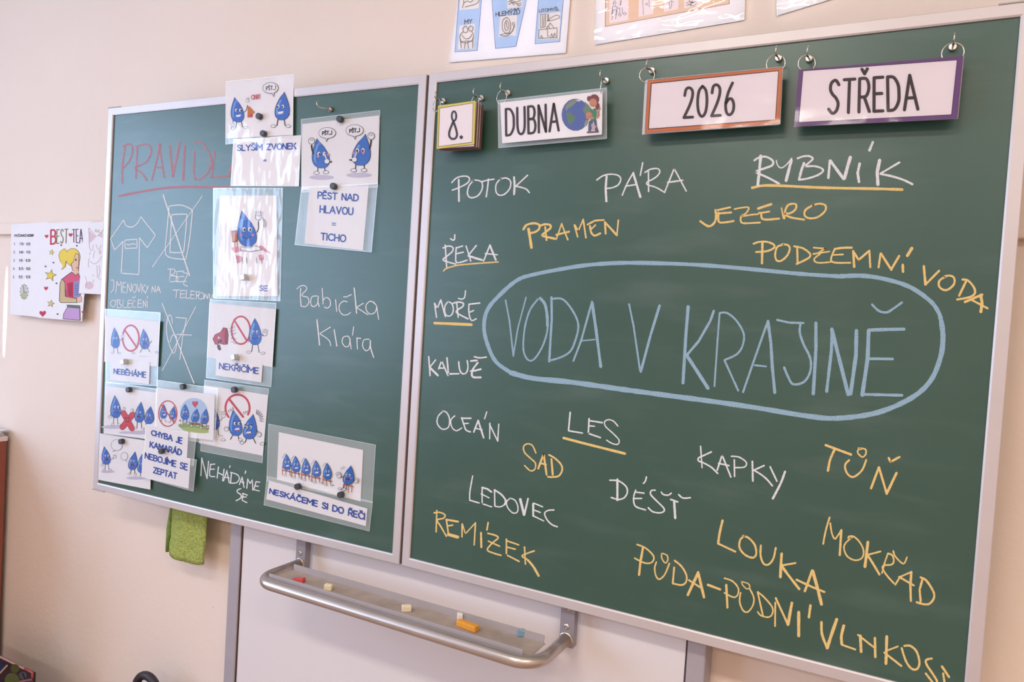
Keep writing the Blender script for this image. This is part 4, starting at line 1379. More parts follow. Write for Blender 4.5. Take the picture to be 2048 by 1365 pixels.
# ------------------------------------------------------------------ magnetic hooks and calendar cards on the main board
HG = 'magnetic hooks on the boards'


def arc(c, u, w, r, a0, a1, n=10):
    return [Vector(c) + Vector(u) * math.cos(a0 + (a1 - a0) * i / n) * r + Vector(w) * math.sin(a0 + (a1 - a0) * i / n) * r for i in range(n + 1)]


def hook(p, n, label, reach=0.030, lean=0.0):
    """magnet cup on the board at p, wire hook reaching out along n and turning up"""
    p, n = Vector(p), Vector(n).normalized()
    t = thing('magnetic_hook', p, label, 'hook', HG)
    mb = MB()
    mb.lathe(p, n, [(0, .0068), (.0055, .0068), (.0072, .0058), (.0075, .002)], 22)
    mb.build('magnet_cup', M_CHROME, t)
    up = Vector((lean, 0, 1)).normalized()
    mb = MB()
    r = 0.0085
    pts = [p + n * .006, p + n * .012 - up * .0005, p + n * (reach - r * .7) - up * .004]
    cc = p + n * (reach - r * .3) + up * (r - .0045)
    pts += arc(cc, n, up, r, -PI / 2 + .25, PI * .42, 10)
    mb.tube(pts, [0.0019] * 3 + [0.00125] * 11, 10)
    mb.build('hook_wire', M_CHROME, t, smooth=True)
    return t, p + n * (reach - 0.004) - up * .0035


def loop_ring(root, top, r, ang=0.25, sy=0.0):
    """a round binder ring hanging with its inner top on the hook wire"""
    c = Vector(top) - Vector((0, 0, r - 0.0008))
    u = Vector((math.cos(ang), math.sin(ang), 0))
    w = Vector((0, sy, 1)).normalized()
    mb = MB()
    mb.tube(arc(c, u, w, r, 0, 2 * PI, 32)[:-1], 0.0009, 8, closed=True)
    mb.build('binder_ring', M_CHROME, root, smooth=True)


def hang_card(root, plane, tf, k, quad, t=0.0006, d=0.0, name='card', m=None, label=None, order=True):
    return sheet(root, plane, tf, quad, d, m, name, t, label)


def offq(q, dx, dy):
    return [(p[0] + dx, p[1] + dy) for p in q]


def inset(q, w):
    c = mid(q)
    return [(p[0] + (w if p[0] < c[0] else -w), p[1] + (w if p[1] < c[1] else -w)) for p in q]


def world_card(root, cx, cz, w, h, y, t, m, name='back_card', rot=0.0, label=None):
    mb = MB()
    c, s_ = math.cos(rot), math.sin(rot)
    p = []
    for yy in (y, y + t):
        for (a, b) in ((-1, -1), (1, -1), (1, 1), (-1, 1)):
            x, z = a * w / 2, b * h / 2
            p.append((cx + x * c - z * s_, yy, cz + x * s_ + z * c))
    mb.hexa([p[0], p[1], p[5], p[4], p[3], p[2], p[6], p[7]])
    o = mb.build(name, m, root)
    if label: o['label'] = label
    return o


YC = -0.030
PC = Plane((0, YC, 0), (0, -1, 0))
CALG = 'hanging date cards'
M_EDGE1 = mat('card_edge_plum', rgb(120, 82, 82), 0.5)
M_EDGE2 = mat('card_edge_pale', rgb(206, 186, 180), 0.5)
M_CLEAR = film_mat('clear_card_pouch', tint=0.07, gloss_rough=0.12, fres=0.05, bump=0.05)
CARDBLACK = ink(62, 48, 54)

# number stack
hk = [(889, 203, 'the left side of the number 8 card'), (965, 197, 'the right side of the number 8 card'), (1018, 187, 'the left end of the DUBNA card'),
      (1214, 163, 'the right end of the DUBNA card'), (1305, 143, 'the left end of the 2026 card'), (1558, 118, 'the right end of the 2026 card'),
      (1619, 119, 'the left end of the STŘEDA card'), (1905, 96, 'the right end of the STŘEDA card')]
TIPS = []
for i, (u, v, w_) in enumerate(hk):
    p = P_MAIN.at(u, v, 0.0)
    t_, tip = hook(p, (0, -1, 0), 'small metal hook with a ring holding ' + w_, reach=0.036, lean=(0.10 if i in (4, 6) else 0.02))
    TIPS.append(tip)

tf, k = zf(860, 140, 200, 1517)
PN = Plane((0, -0.042, 0), (0, -1, 0))
front = q4(122, 545, 690, 465, 672, 1125, 100, 1200)
c = thing('number_card_stack', PN.at(*tf(*mid(front))), 'thick stack of day cards showing a black 8. in a yellow border', 'calendar card', CALG)
LOCN = PN.at(*tf(*mid(front)))
sheet(c, PN, tf, front, 0.0, M_PAPER, 'front_card', .0009)
I = Ink(PN, .0010, tf, k)
I.poly(front, ink(224, 206, 84))
I.poly(q4(143, 575, 658, 498, 641, 1102, 122, 1168), INKK)
I.poly(q4(150, 583, 651, 506, 635, 1094, 131, 1160), ink(240, 228, 230))
I.stroke(I.ellpts(364, 700, 34, 72, 24), 30, CARDBLACK)
I.stroke([(358, 775), (330, 840), (296, 930), (292, 1000), (320, 1040), (350, 1048), (388, 1035), (410, 985), (400, 920), (376, 840), (352, 775)], 34, CARDBLACK, smooth=True)
I.ell(474, 1022, 27, 29, CARDBLACK)
I.build('printed_number', c)
film(c, PN, tf, k, front, .0020, M_CARDFILM, wave=.0003, rim=False)
wN = (PN.at(*tf(690, 465)) - PN.at(*tf(122, 545))).length
hN = (PN.at(*tf(122, 545)) - PN.at(*tf(100, 1200))).length
y = -0.0405
rs = random.Random(3)
for i in range(12):
    world_card(c, LOCN.x + rs.uniform(-.0012, .0022), LOCN.z + rs.uniform(-.0012, .001) - .001, wN + rs.uniform(-.002, .002), hN, y, .0016,
               M_EDGE2 if i in (3, 7, 11) else (M_EDGE1 if i % 4 else M_PAPER), rot=rs.uniform(-.012, .012))
    y += .0024 if i not in (7, 8) else .0034
for i, r in ((0, .0150), (1, .0165)):
    loop_ring(c, TIPS[i], r, ang=-0.35 if i == 0 else -.5)

# month card
tf, k = zf(850, 140, 400)
outer = q4(745, 310, 1862, 180, 1862, 705, 752, 800)
c = thing('month_card', PC.at(*tf(*mid(outer))), 'clear pouch card reading DUBNA with a child beside a blue globe', 'calendar card', CALG)
LD = PC.at(*tf(*mid(outer)))
for i in range(3):
    dd = -.004 - .004 * i
    film(c, PC, tf, k, offq(outer, -3 + 3 * i, 2 - 2 * i), dd, M_CLEAR, wave=0, n=2, name='back_pouch', rim=False)
sheet(c, PC, tf, q4(770, 335, 1818, 215, 1812, 662, 790, 752), 0.0, M_PAPER, 'front_card', .0008)
I = Ink(PC, .0009, tf, k)
I.text('DUBNA', q4(828, 402, 1365, 342, 1368, 620, 832, 672), 25, CARDBLACK, gap=.32)
I.build('printed_word', c)
tf2, k2 = zf(1100, 140, 140, 1194)
I = Ink(PC, .0010, tf2, k2)
GLB, GLG = ink(92, 110, 172), ink(104, 136, 108)
I.ell(435, 765, 238, 275, ink(62, 66, 110))
I.ell(435, 765, 231, 268, GLB)
I.poly([(285, 720), (330, 715), (370, 745), (430, 800), (425, 850), (375, 900), (335, 935), (305, 900), (290, 820)], GLG)
I.poly([(255, 640), (300, 570), (370, 520), (450, 500), (440, 560), (395, 600), (345, 640), (300, 660), (285, 710)], ink(134, 150, 134))
I.poly([(590, 540), (650, 590), (690, 640), (680, 720), (610, 760), (570, 720), (560, 660), (600, 620)], ink(120, 140, 118))
I.poly([(640, 840), (655, 900), (620, 960), (580, 950), (600, 880)], ink(146, 156, 136))
I.ell(485, 520, 40, 18, ink(206, 204, 206))
HAIR, SKIN, SKIND = ink(126, 72, 72), ink(206, 142, 112), ink(150, 92, 74)
I.ell(755, 500, 85, 85, HAIR)
I.ell(665, 490, 36, 46, HAIR)
I.ell(810, 620, 38, 62, HAIR)
I.ell(735, 560, 66, 74, SKIN)
I.stroke([(705, 585), (728, 605), (755, 592)], 6, SKIND, smooth=True)
I.poly([(672, 660), (720, 640), (790, 665), (800, 740), (785, 860), (690, 865), (690, 760)], ink(76, 140, 108))
I.poly([(690, 640), (725, 632), (755, 648), (722, 680)], INKW)
I.stroke([(800, 690), (835, 760), (815, 815)], 30, SKIN, smooth=True)
I.stroke([(630, 815), (690, 830), (735, 815)], 34, SKIN)
I.ell(665, 770, 58, 52, SKIN)
I.stroke([(640, 790), (680, 800), (712, 760)], 7, SKIND, smooth=True)
I.stroke([(805, 790), (858, 648)], 11, ink(150, 66, 72))
I.poly([(665, 868), (740, 858), (720, 960), (700, 1045), (650, 1045), (655, 950)], ink(92, 100, 128))
I.poly([(740, 858), (790, 858), (800, 960), (830, 1045), (770, 1040), (760, 930)], ink(80, 86, 110))
I.poly([(700, 930), (735, 910), (790, 965), (735, 1045), (715, 1010)], ink(196, 178, 190))
I.stroke([(640, 1065), (820, 1055)], 28, ink(122, 84, 92))
I.build('printed_picture', c)
film(c, PC, tf, k, outer, .0026, M_CARDFILM, wave=.0004, name='front_pouch')
loop_ring(c, TIPS[2], .0150, ang=-.25)
loop_ring(c, TIPS[3], .0165, ang=-1.15)

# year card
tf, k = zf(1270, 70, 700)
outer = q4(72, 262, 866, 185, 850, 522, 55, 578)
c = thing('year_card', PC.at(*tf(*mid(outer))), 'orange bordered hanging card reading 2026', 'calendar card', CALG)
for i in range(2):
    sheet(c, PC, tf, offq(outer, -14 + 8 * i, 6 - 4 * i), -.006 + .0025 * i, M_PAPER, 'back_card', .0008)
sheet(c, PC, tf, outer, 0.0, M_PAPER, 'front_card', .0009)
I = Ink(PC, .0010, tf, k)
I.poly(inset(outer, 2), INKK)
I.poly(inset(outer, 4), ink(206, 118, 72))
I.poly(q4(93, 281, 842, 207, 824, 499, 76, 553), INKK)
I.poly(q4(98, 286, 838, 212, 820, 495, 81, 548), ink(238, 226, 230))
I.text('2026', q4(290, 312, 578, 280, 578, 466, 286, 484), 17, CARDBLACK, gap=.3)
I.build('printed_year', c)
film(c, PC, tf, k, outer, .0022, M_CARDFILM, wave=.0004, rim=False)
loop_ring(c, TIPS[4], .0150, ang=.35)
loop_ring(c, TIPS[5], .0165, ang=.15)
# weekday card
outer = q4(958, 203, 1922, 122, 1886, 490, 930, 536)
c = thing('weekday_card', PC.at(*tf(*mid(outer))), 'purple bordered hanging card reading STŘEDA', 'calendar card', CALG)
for i in range(2):
    sheet(c, PC, tf, offq(outer, 4 - 4 * i, 2 * i), -.006 + .0025 * i, M_PAPER, 'back_card', .0008)
sheet(c, PC, tf, outer, 0.0, M_PAPER, 'front_card', .0009)
I = Ink(PC, .0010, tf, k)
I.poly(outer, ink(112, 74, 128))
I.poly(q4(980, 207, 1888, 143, 1855, 469, 956, 514), ink(80, 50, 92))
I.poly(q4(985, 212, 1883, 148, 1850, 465, 960, 510), ink(238, 226, 230))
I.text('STŘEDA', q4(1142, 268, 1645, 234, 1655, 434, 1130, 460), 19, CARDBLACK, gap=.3)
I.build('printed_weekday', c)
film(c, PC, tf, k, outer, .0022, M_CARDFILM, wave=.0004, rim=False)
loop_ring(c, TIPS[6], .0150, ang=.35)
loop_ring(c, TIPS[7], .0165, ang=.1)

# spare hook on the wing
pw = P_WING.at(663, 220, 0)
hook(pw, P_WING.n + Vector((-.5, 0, .12)), 'spare empty hook on the left board above the raised-fist picture', reach=0.034, lean=-.25)

# ------------------------------------------------------------------ lifting rails and white backing panel behind the boards
M_RAIL = mat('grey_lacquered_rail', (0.40, 0.36, 0.395, 1), 0.45, metal=0.15, spec=.4, var=.03)
YR = 0.050
PRL = Plane((0, YR, 0), (0, -1, 0))
xa0, xa1 = PRL.at(461, 1060).x, PRL.at(482, 1060).x
xb0, xb1 = PRL.at(1374.5, 1300).x, PRL.at(1412, 1300).x
for (x0, x1, lab) in ((xa0, xa1, 'grey vertical steel rail on the wall under the left board'), (xb0, xb1, 'grey vertical steel rail under the right board, partly cut off by the bottom edge')):
    t = thing('lifting_rail', ((x0 + x1) / 2, WALL_Y, 0), lab, 'rail', 'board lifting rails')
    mb = MB()
    mb.box((x0, YR, 0.09), (x1, WALL_Y - .002, TOPZ - .1))
    mb.build('rail_profile', M_RAIL, t, bevel=.0025)
    mb = MB()
    xg = (x1, x1 + .0028) if x0 < 0 else (x0 - .0028, x0)
    mb.box((xg[0], YR + .004, 0.09), (xg[1], WALL_Y - .003, TOPZ - .1))
    mb.build('rail_gap_shade', M_DARKGAP, t)  # dark strip added for the shade in the gap between rail and panel
t = thing('backing_panel', (0, WALL_Y, .2), 'white wall panel between the two steel rails behind the chalk tray', 'panel')
mb = MB()
mb.box((xa1 + .0045, YR + .006, .12), (xb0 - .0045, WALL_Y - .002, TOPZ - .12))
mb.build('panel_sheet', mat('white_panel_lacquer', (0.70, 0.645, 0.655, 1), .5, spec=.3), t)

# ------------------------------------------------------------------ chalk tray
t = thing('chalk_tray', (0.05, -.06, .96), 'metal chalk tray with a rounded tube rail under the boards', 'tray')
M_LIP = mat('tray_lip_metal', (0.46, 0.40, 0.40, 1), 0.4, metal=0.3)
ZT, RT = .972, .0135
xl, xr, yf, yb, rc = -.352, .438, -.132, .0245, .055
mb = MB()
pts = [Vector((xl, yb, ZT)), Vector((xl, (yb + yf) / 2, ZT))]
pts += [Vector((xl + rc, yf + rc, ZT)) + Vector((math.cos(a), math.sin(a), 0)) * rc for a in [PI + PI / 2 * i / 8 for i in range(9)]]
pts += [Vector((xl + (xr - xl) * i / 6, yf, ZT)) for i in range(1, 6)]
pts += [Vector((xr - rc, yf + rc, ZT)) + Vector((math.cos(a), math.sin(a), 0)) * rc for a in [1.5 * PI + PI / 2 * i / 8 for i in range(9)]]
pts += [Vector((xr, (yb + yf) / 2, ZT)), Vector((xr, yb, ZT))]
mb.tube(pts, RT, 20)
mb.build('tube_rail', M_TUBE, t, smooth=True)
mb = MB()
x0, x1, y0, y1, zb, zt, th = -.329, .412, -.1145, -.030, .974, .992, .0016
mb.box((x0, y0, zb), (x1, y1, zb + th))
mb.build('tray_floor', M_TRAY, t)
mb = MB()
mb.box((x0 + .006, y0 - th, zb), (x1 - .012, y0, zt))
mb.build('front_lip', M_LIP, t)
mb = MB()
mb.box((x0 + .006, y1, zb), (x1 - .004, y1 + th, zt))
mb.build('back_lip', M_LIP, t)
for xb in (xl, xr):
    mb = MB()
    mb.box((xb - .0165, yb - .001, .955), (xb + .0135, yb + .003, 1.072))
    mb.box((xb + .0135, yb - .001, .955), (xb + .0165, yb + .020, 1.072))
    b = mb.build('mounting_bracket', M_STEEL, t)
    for zz in (1.040, 1.000):
        mb = MB()
        mb.lathe((xb - .001, yb - .001, zz), (0, -1, 0), [(0, .0062), (.0008, .0062), (.0022, .0042), (.0023, .0026), (.0012, .0024), (.0012, .0004)], 18)
        mb.build('screw', M_CHROME, b)
    mb = MB()
    mb.lathe((xb, yb - .001, ZT), (0, -1, 0), [(0, .0165), (.004, .0165), (.005, .015), (.005, .0136)], 22)
    mb.build('weld_collar', M_TUBE, b)
# chalk pieces lying in the tray
ZC_ = zb + th


def chalk_piece(u, v, L, w, h, ang, col, label, taper=1.0, round_=0.0022):
    r = ray(u, v)
    p = CAM + r * ((ZC_ + h / 2 - CAM.z) / r.z)
    t = thing('chalk_stick', (p.x, p.y, ZC_), label, 'chalk', 'chalk pieces in the tray')
    c, s_ = math.cos(ang), math.sin(ang)
    mb = MB()
    ps = []
    for z in (0, h):
        for (a, b) in ((-1, -1), (1, -1), (1, 1), (-1, 1)):
            kk = taper if a < 0 else 1.0
            x, y = a * L / 2, b * w / 2 * kk
            ps.append((p.x + x * c - y * s_, p.y + x * s_ + y * c, ZC_ + (z if z == 0 else h * (kk if a < 0 else 1))))
    mb.hexa(ps)
    mb.build('chalk_body', mat('chalk_stick_' + 'colour', col, 0.95, spec=0.05, var=.06, vscale=200), t, bevel=round_)


chalk_piece(598, 1159, .032, .013, .013, .12, rgb(214, 92, 92), 'red chalk stub at the left end of the tray', taper=.6)
chalk_piece(657, 1175, .020, .014, .014, .35, rgb(236, 218, 180), 'cream chalk stub, the nearer one to the red chalk in the tray')
chalk_piece(813, 1217, .022, .014, .014, .75, rgb(240, 222, 196), 'cream chalk stub in the middle of the tray')
chalk_piece(920, 1233, .013, .014, .014, .6, rgb(236, 226, 220), 'white chalk stub just behind the orange stick')
chalk_piece(935, 1252, .054, .016, .014, -.12, rgb(232, 160, 70), 'long orange chalk stick lying in the tray')
chalk_piece(1042, 1266, .017, .015, .014, .5, rgb(122, 156, 178), 'blue chalk stub at the right end of the tray')

# ------------------------------------------------------------------ green cloth hanging behind the wing
CB = Plane((0, 0.052, 0), (0, -1, 0))
M_TOWEL = mat('green_terry_cloth', rgb(178, 188, 104), 1.0, spec=0.05, var=.22, vscale=110, bump=1.0, bscale=190)
t = thing('cleaning_cloth', CB.at(368, 1015), 'lime green terry cloth hanging behind the lower edge of the left board', 'cloth')
a0 = CB.at(342, 1010)
a1 = CB.at(412, 1030)
zt_ = 1.13
zb_ = CB.at(370, 1123).z
mb = MB()
nx, nz = 26, 18
vs, fs = [], []
cx0, cx1 = CB.at(334, 1105).x, CB.at(408, 1115).x
for side in (0, 1):
    for j in range(nz + 1):
        f = j / nz
        for i in range(nx + 1):
            g = i / nx
            x = (a0.x * (1 - f) + cx0 * f) * (1 - g) + (a1.x * (1 - f) + cx1 * f) * g
            z = zt_ + (zb_ + .014 * (1 - g) ** 2 + .008 * g ** 5 - zt_) * f
            th = .017 * math.sin(PI * min(1, max(0, g))) ** .6 * (.75 + .35 * f)
            y = .058 + (-1 if side == 0 else 1) * th + .005 * f * math.sin(g * 9 + f * 2) - (.003 if (side == 0 and f > .86) else 0)
            n_ = noise.noise(Vector((x * 90, z * 90, side * 5.0))) * .0018
            vs.append((x, y + n_, z + n_ * .6))
S = (nx + 1) * (nz + 1)
for j in range(nz):
    for i in range(nx):
        q = j * (nx + 1) + i
        fs.append((q, q + nx + 1, q + nx + 2, q + 1))
        fs.append((S + q, S + q + 1, S + q + nx + 2, S + q + nx + 1))
for i in range(nx):
    q = nz * (nx + 1) + i
    fs.append((q, S + q, S + q + 1, q + 1))
for j in range(nz):
    q = j * (nx + 1)
    fs.append((q, S + q, S + q + nx + 1, q + nx + 1))
    fs.append((q + nx, q + nx + nx + 1, S + q + nx + nx + 1, S + q + nx))
mb.add(vs, fs)
mb.build('front_fold', M_TOWEL, t, smooth=True)
mb = MB()
e0, e1, e2 = CB.at(337, 1015), CB.at(331, 1060), CB.at(327, 1106)
M_TOWEL2 = mat('green_cloth_hem', rgb(132, 156, 84), 1.0, spec=.05, var=.2, vscale=90, bump=.6, bscale=250)
mb.tube([(e0.x, .068, zt_), (e0.x, .068, e0.z), (e1.x, .066, e1.z), (e2.x, .066, e2.z)], [.007, .008, .009, .006], 10)
mb.build('folded_edge', M_TOWEL2, t, smooth=True)

# ------------------------------------------------------------------ posters above the boards
INK_K = 0.74
INKK, INKW, GREYINK = ink(45, 40, 48), ink(243, 238, 242), ink(95, 88, 98)
PU = P_WALL
tf, k = zf(860, 0, 400)
qd = q4(400, -800, 1500, -800, 1390, 542, 195, 640)
CU = 0.022
c = thing('laminated_poster', PU.at(*tf(*mid(qd)), .002), 'laminated poster with blue letter panels reading MY, HLEMÝŽĎ and LITOMYŠL, above the boards', 'poster', 'letter posters above the boards')
sheet(c, PU, tf, qd, .003, M_PAPERP, name='paper_sheet', t=.0005)
I = Ink(PU, .0036, tf, k)
PB, PBD = ink(176, 198, 226), ink(84, 92, 140)
for p in ([(332, -700), (292, 0), (252, 535), (487, 520), (530, 0), (575, -700)], [(580, -700), (632, 0), (668, 500), (882, 478), (990, 0), (1120, -700)],
          [(1160, -700), (1108, 0), (1072, 452), (1330, 427), (1368, 0), (1420, -700)]):
    I.poly(p, PBD)
    c_ = (sum(a for a, _ in p) / 6, 0)
    I.poly([(a + (5 if a < c_[0] else -5), b - (5 if b > 0 else -5)) for a, b in p], PB)
CRM = ink(232, 224, 220)
for q_ in (q4(302, 262, 462, 240, 452, 498, 285, 505), q4(716, 168, 892, 152, 880, 365, 705, 378), q4(1120, 142, 1335, 122, 1322, 395, 1110, 408),
           q4(312, -120, 508, -130, 500, 85, 304, 105), q4(796, -120, 950, -130, 945, 72, 790, 90)):
    I.poly(q_, CRM)
I.text('MY', q4(356, 204, 430, 196, 428, 238, 354, 246), 7, INKK)
I.text('HLEMÝŽĎ', q4(674, 126, 918, 94, 918, 142, 674, 166), 6.5, INKK, gap=.16)
I.text('LITOMYŠL', q4(1118, 96, 1320, 74, 1320, 104, 1118, 126), 4.5, INKK, gap=.16)
DRW = ink(120, 104, 84)
for st in ("~362,265 338,290 340,320 365,335 385,315 380,285 362,265", "~412,265 395,285 400,310 420,318 440,300 435,275 412,265", "~340,325 312,350 305,390 325,430 370,438 430,410 445,360 430,325",
           "310,400 318,490", "360,435 352,495", "385,430 392,495", "440,380 436,490", "~325,360 360,395 400,390 430,350", "~315,430 380,420 440,425"):
    _, sm, pts = parse(st)
    I.stroke(pts, 6, DRW, smooth=sm, lift=False)
for st in ("~785,178 750,200 738,250 745,310 780,340 815,320 825,260 812,205 785,178", "~785,205 765,240 765,290 785,310 805,285 805,240 785,210", "~715,358 760,345 800,345 840,320 868,240",
           "~850,300 862,270 840,245 862,225", "~720,362 790,365 850,310", "780,230 790,285"):
    _, sm, pts = parse(st)
    I.stroke(pts, 5.5, DRW, smooth=sm, lift=False)
for st in ("1130,150 1185,145 1180,275 1130,285 1130,150", "1205,215 1208,140 1220,215", "~1200,215 1240,180 1300,155 1325,180 1260,205 1200,215", "1115,305 1300,285 1300,385 1112,392 1115,305",
           "1190,295 1230,235 1270,285", "~1130,392 1140,365 1155,392", "~1235,385 1245,345 1258,382", "~1265,380 1275,340 1290,378", "1150,160 1150,270", "1168,160 1165,270", "~1195,290 1210,268 1225,290", "1200,300 1205,370 1222,370"):
    _, sm, pts = parse(st)
    I.stroke(pts, 5, DRW, smooth=sm, lift=False)
for st in ("~330,80 345,20 335,-40", "~360,70 400,60 470,40 500,5", "~345,30 380,10 420,20 460,-30", "~800,20 840,5 880,20 930,0", "~805,45 850,25 900,40 935,30", "~890,40 905,60 930,50", "820,0 860,50"):
    _, sm, pts = parse(st)
    I.stroke(pts, 6, DRW, smooth=sm, lift=False)
I.build('printed_picture', c)
film(c, PU, tf, k, q4(398, -810, 1505, -810, 1392, 545, 192, 642), .0062, M_FILMP, wave=.004, n=24)

tf, k = zf(1190, 0, 310)
qd = q4(20, -900, 2010, -900, 1970, 265, 3, 590)
c = thing('laminated_poster', PU.at(*tf(*mid(qd)), .002), 'laminated poster with a peach panel of small drawings, strongly glaring, above the boards', 'poster', 'letter posters above the boards')
sheet(c, PU, tf, qd, .003, M_PAPERP, name='paper_sheet', t=.0005)
I = Ink(PU, .0036, tf, k)
PP, PPD = ink(226, 196, 170), ink(126, 84, 80)
I.poly([(150, -700), (1790, -700), (1777, 52), (132, 355)], PPD)
I.poly([(156, -690), (1784, -690), (1770, 47), (140, 347)], PP)
for q_ in (q4(196, -300, 445, -310, 440, 262, 190, 310), q4(582, -300, 790, -310, 770, 180, 575, 225), q4(930, -300, 1120, -310, 1100, 120, 910, 160), q4(1190, -300, 1420, -310, 1400, 70, 1175, 110)):
    I.poly(q_, ink(234, 222, 224))
for st in ("~240,40 258,10 278,40 240,40", "~245,42 242,65 262,75 275,60", "232,85 292,88 285,190 222,192 232,85", "228,200 238,130 282,132 284,190", "235,195 222,262", "280,195 272,250", "292,110 330,105 322,180",
           "~335,70 348,20 338,10 330,70", "360,100 365,180", "~310,195 325,180 345,195 330,215 310,200", "~370,190 390,165 415,185 385,200", "630,0 640,200", "660,60 690,40 685,80", "712,0 716,90",
           "985,-20 985,110", "~1000,-20 1015,60 995,120", "~960,40 1005,10 1040,30", "~1200,50 1250,20 1290,40 1330,10", "~1210,75 1260,60 1300,80 1340,45", "~1240,0 1265,30 1290,0", "1230,60 1300,20", "~1260,85 1275,40 1310,30"):
    _, sm, pts = parse(st)
    I.stroke(pts, 6, GREYINK, smooth=sm, lift=False)
I.build('printed_picture', c)
film(c, PU, tf, k, q4(18, -905, 2012, -905, 1975, 262, 0, 594), .0062, M_FILMP, wave=.006, n=28)

tf, k = zf(1540, 0, 508)
qd = q4(40, -900, 1000, -900, 830, -110, 55, 126)
c = thing('laminated_poster', PU.at(*tf(*mid(qd)), .002), 'blank lower corner of a laminated poster at the top right above the boards', 'poster', 'letter posters above the boards')
sheet(c, PU, tf, qd, .003, M_PAPERP, name='paper_sheet', t=.0005)
film(c, PU, tf, k, offq(qd, 0, 2), .0050, M_FILMP, wave=.005, n=20)

INK_K = 0.9
# ------------------------------------------------------------------ papers on the wall left of the boards
PR = P_WALL.off(0.027)
tf, k = zf(0, 400, 260, 1268)
WG = 'papers taped to the wall rail'
qd = q4(110, 240, 470, 215, 420, 1150, 100, 1115)
c = thing('timetable_sheet', PR.at(*tf(*mid(qd)), 0), 'white printed timetable sheet with lesson hours and a small clock, at the far left', 'paper', WG)
sheet(c, PR, tf, qd, .0005, M_PAPERW)
I = Ink(PR, .0012, tf, k)
I.text('VYUČOVACÍ HODINY', q4(138, 338, 328, 336, 328, 358, 138, 361), 4, GREYINK, gap=.14)
I.build('printed_text', c)
for i, (n_, tx_) in enumerate((('1.', '7.50 - 8.35'), ('2.', '8.40 - 9.25'), ('3.', '9.45 - 10.30'), ('4.', '10.35 - 11.20'), ('5.', '11.25 - 12.10'))):
    y = 418 + i * 80.5
    I = Ink(PR, .0012, tf, k)
    I.text(n_, q4(136 - i * 2, y, 148 - i * 2, y, 148 - i * 2, y + 23, 136 - i * 2, y + 23), 3.5, GREYINK)
    I.text(tx_, q4(190 - i * 2, y, 294, y, 294, y + 24, 190 - i * 2, y + 24), 3.2, GREYINK, gap=.16)
    I.build('printed_row', c)
I = Ink(PR, .0012, tf, k)
I.ell(235, 897, 40, 76, ink(206, 204, 196))
I.ell(233, 935, 30, 36, ink(186, 186, 150))
for i in range(12):
    a = i * PI / 6
    I.ell(235 + 40 * math.cos(a), 897 + 70 * math.sin(a), 4, 5, GREYINK)
I.stroke([(227, 840), (234, 900), (262, 905)], 4, INKK)
I.build('clock_picture', c)

qd = q4(428, 228, 890, 205, 800, 1185, 365, 1150)
c = thing('teacher_drawing', PR.at(*tf(*mid(qd)), .002), 'coloured drawing headed BEST TEA of a blonde teacher with books and stars', 'drawing', WG)
sheet(c, PR, tf, qd, .002, M_PAPERW)
I = Ink(PR, .0026, tf, k)
CR, OLIVE, PURP = ink(196, 66, 88), ink(128, 118, 74), ink(86, 62, 96)
I.text('B', q4(497, 296, 543, 292, 543, 425, 495, 432), 16, CR)
I.text('EST', q4(555, 292, 662, 286, 658, 420, 552, 424), 9, OLIVE, gap=.3)
I.text('TEA', q4(706, 290, 805, 286, 808, 425, 706, 412), 8, PURP, gap=.25)


def heart(x, y, r, m):
    I.poly([(x, y + r), (x - r, y - r * .1), (x - r * .85, y - r * .7), (x - r * .4, y - r * .8), (x, y - r * .4), (x + r * .4, y - r * .85), (x + r * .9, y - r * .75), (x + r, y - r * .1)], m)


def star(x, y, r, m):
    for (kk, mm) in ((1.0, GREYINK), (.84, m)):
        pts = []
        for i in range(10):
            a = -PI / 2 + i * PI / 5 + .2
            rr = r * kk if i % 2 == 0 else r * kk * .42
            pts.append((x + math.cos(a) * rr, y + math.sin(a) * rr))
        I.poly(pts, mm)


heart(453, 356, 18, CR)
heart(688, 342, 20, CR)
heart(448, 864, 20, CR)
heart(415, 1110, 32, CR)
star(502, 512, 30, ink(228, 206, 96))
star(492, 737, 62, ink(234, 208, 80))
star(495, 1013, 40, ink(216, 196, 130))
for (x, y) in ((595, 442), (748, 448), (520, 613), (443, 650), (550, 815), (560, 1115)):
    heart(x, y, 9, GREYINK)
YEL, YELD = ink(236, 208, 92), ink(150, 122, 60)
for kk, mm in ((5, YELD), (0, YEL)):
    I.poly([(650 + kk, 500), (625, 478 - kk), (590 - kk, 500), (575 - kk, 545), (590 - kk, 600), (612, 640), (598, 678 + kk), (632 + kk, 655), (640 + kk, 600), (655 + kk, 560)], mm)
    I.ell(708, 560, 68 + kk, 84 + kk, mm)
FACE, LINE = ink(232, 190, 160), ink(110, 84, 84)
I.poly([(735, 520), (768, 530), (772, 600), (766, 690), (735, 700), (705, 690), (690, 625), (715, 600)], LINE)
I.poly([(738, 525), (763, 534), (767, 600), (761, 685), (735, 694), (710, 685), (697, 625), (718, 605)], FACE)
I.ell(740, 585, 8, 10, INKK)
I.ell(752, 663, 10, 6, CR)
I.stroke([(765, 600), (772, 625), (762, 632)], 3, LINE)
I.poly([(712, 690), (765, 690), (768, 730), (715, 720)], FACE)
SHIRT = ink(214, 98, 128)
I.poly([(700, 700), (640, 742), (600, 775), (640, 900), (640, 1000), (780, 1000), (784, 760), (762, 715), (735, 735)], LINE)
I.poly([(702, 708), (645, 748), (610, 778), (648, 900), (646, 995), (775, 995), (778, 762), (760, 722), (735, 742)], SHIRT)
ARM = ink(206, 184, 140)
I.poly([(600, 765), (635, 800), (640, 940), (750, 962), (752, 1005), (590, 1005), (576, 985), (582, 820)], LINE)
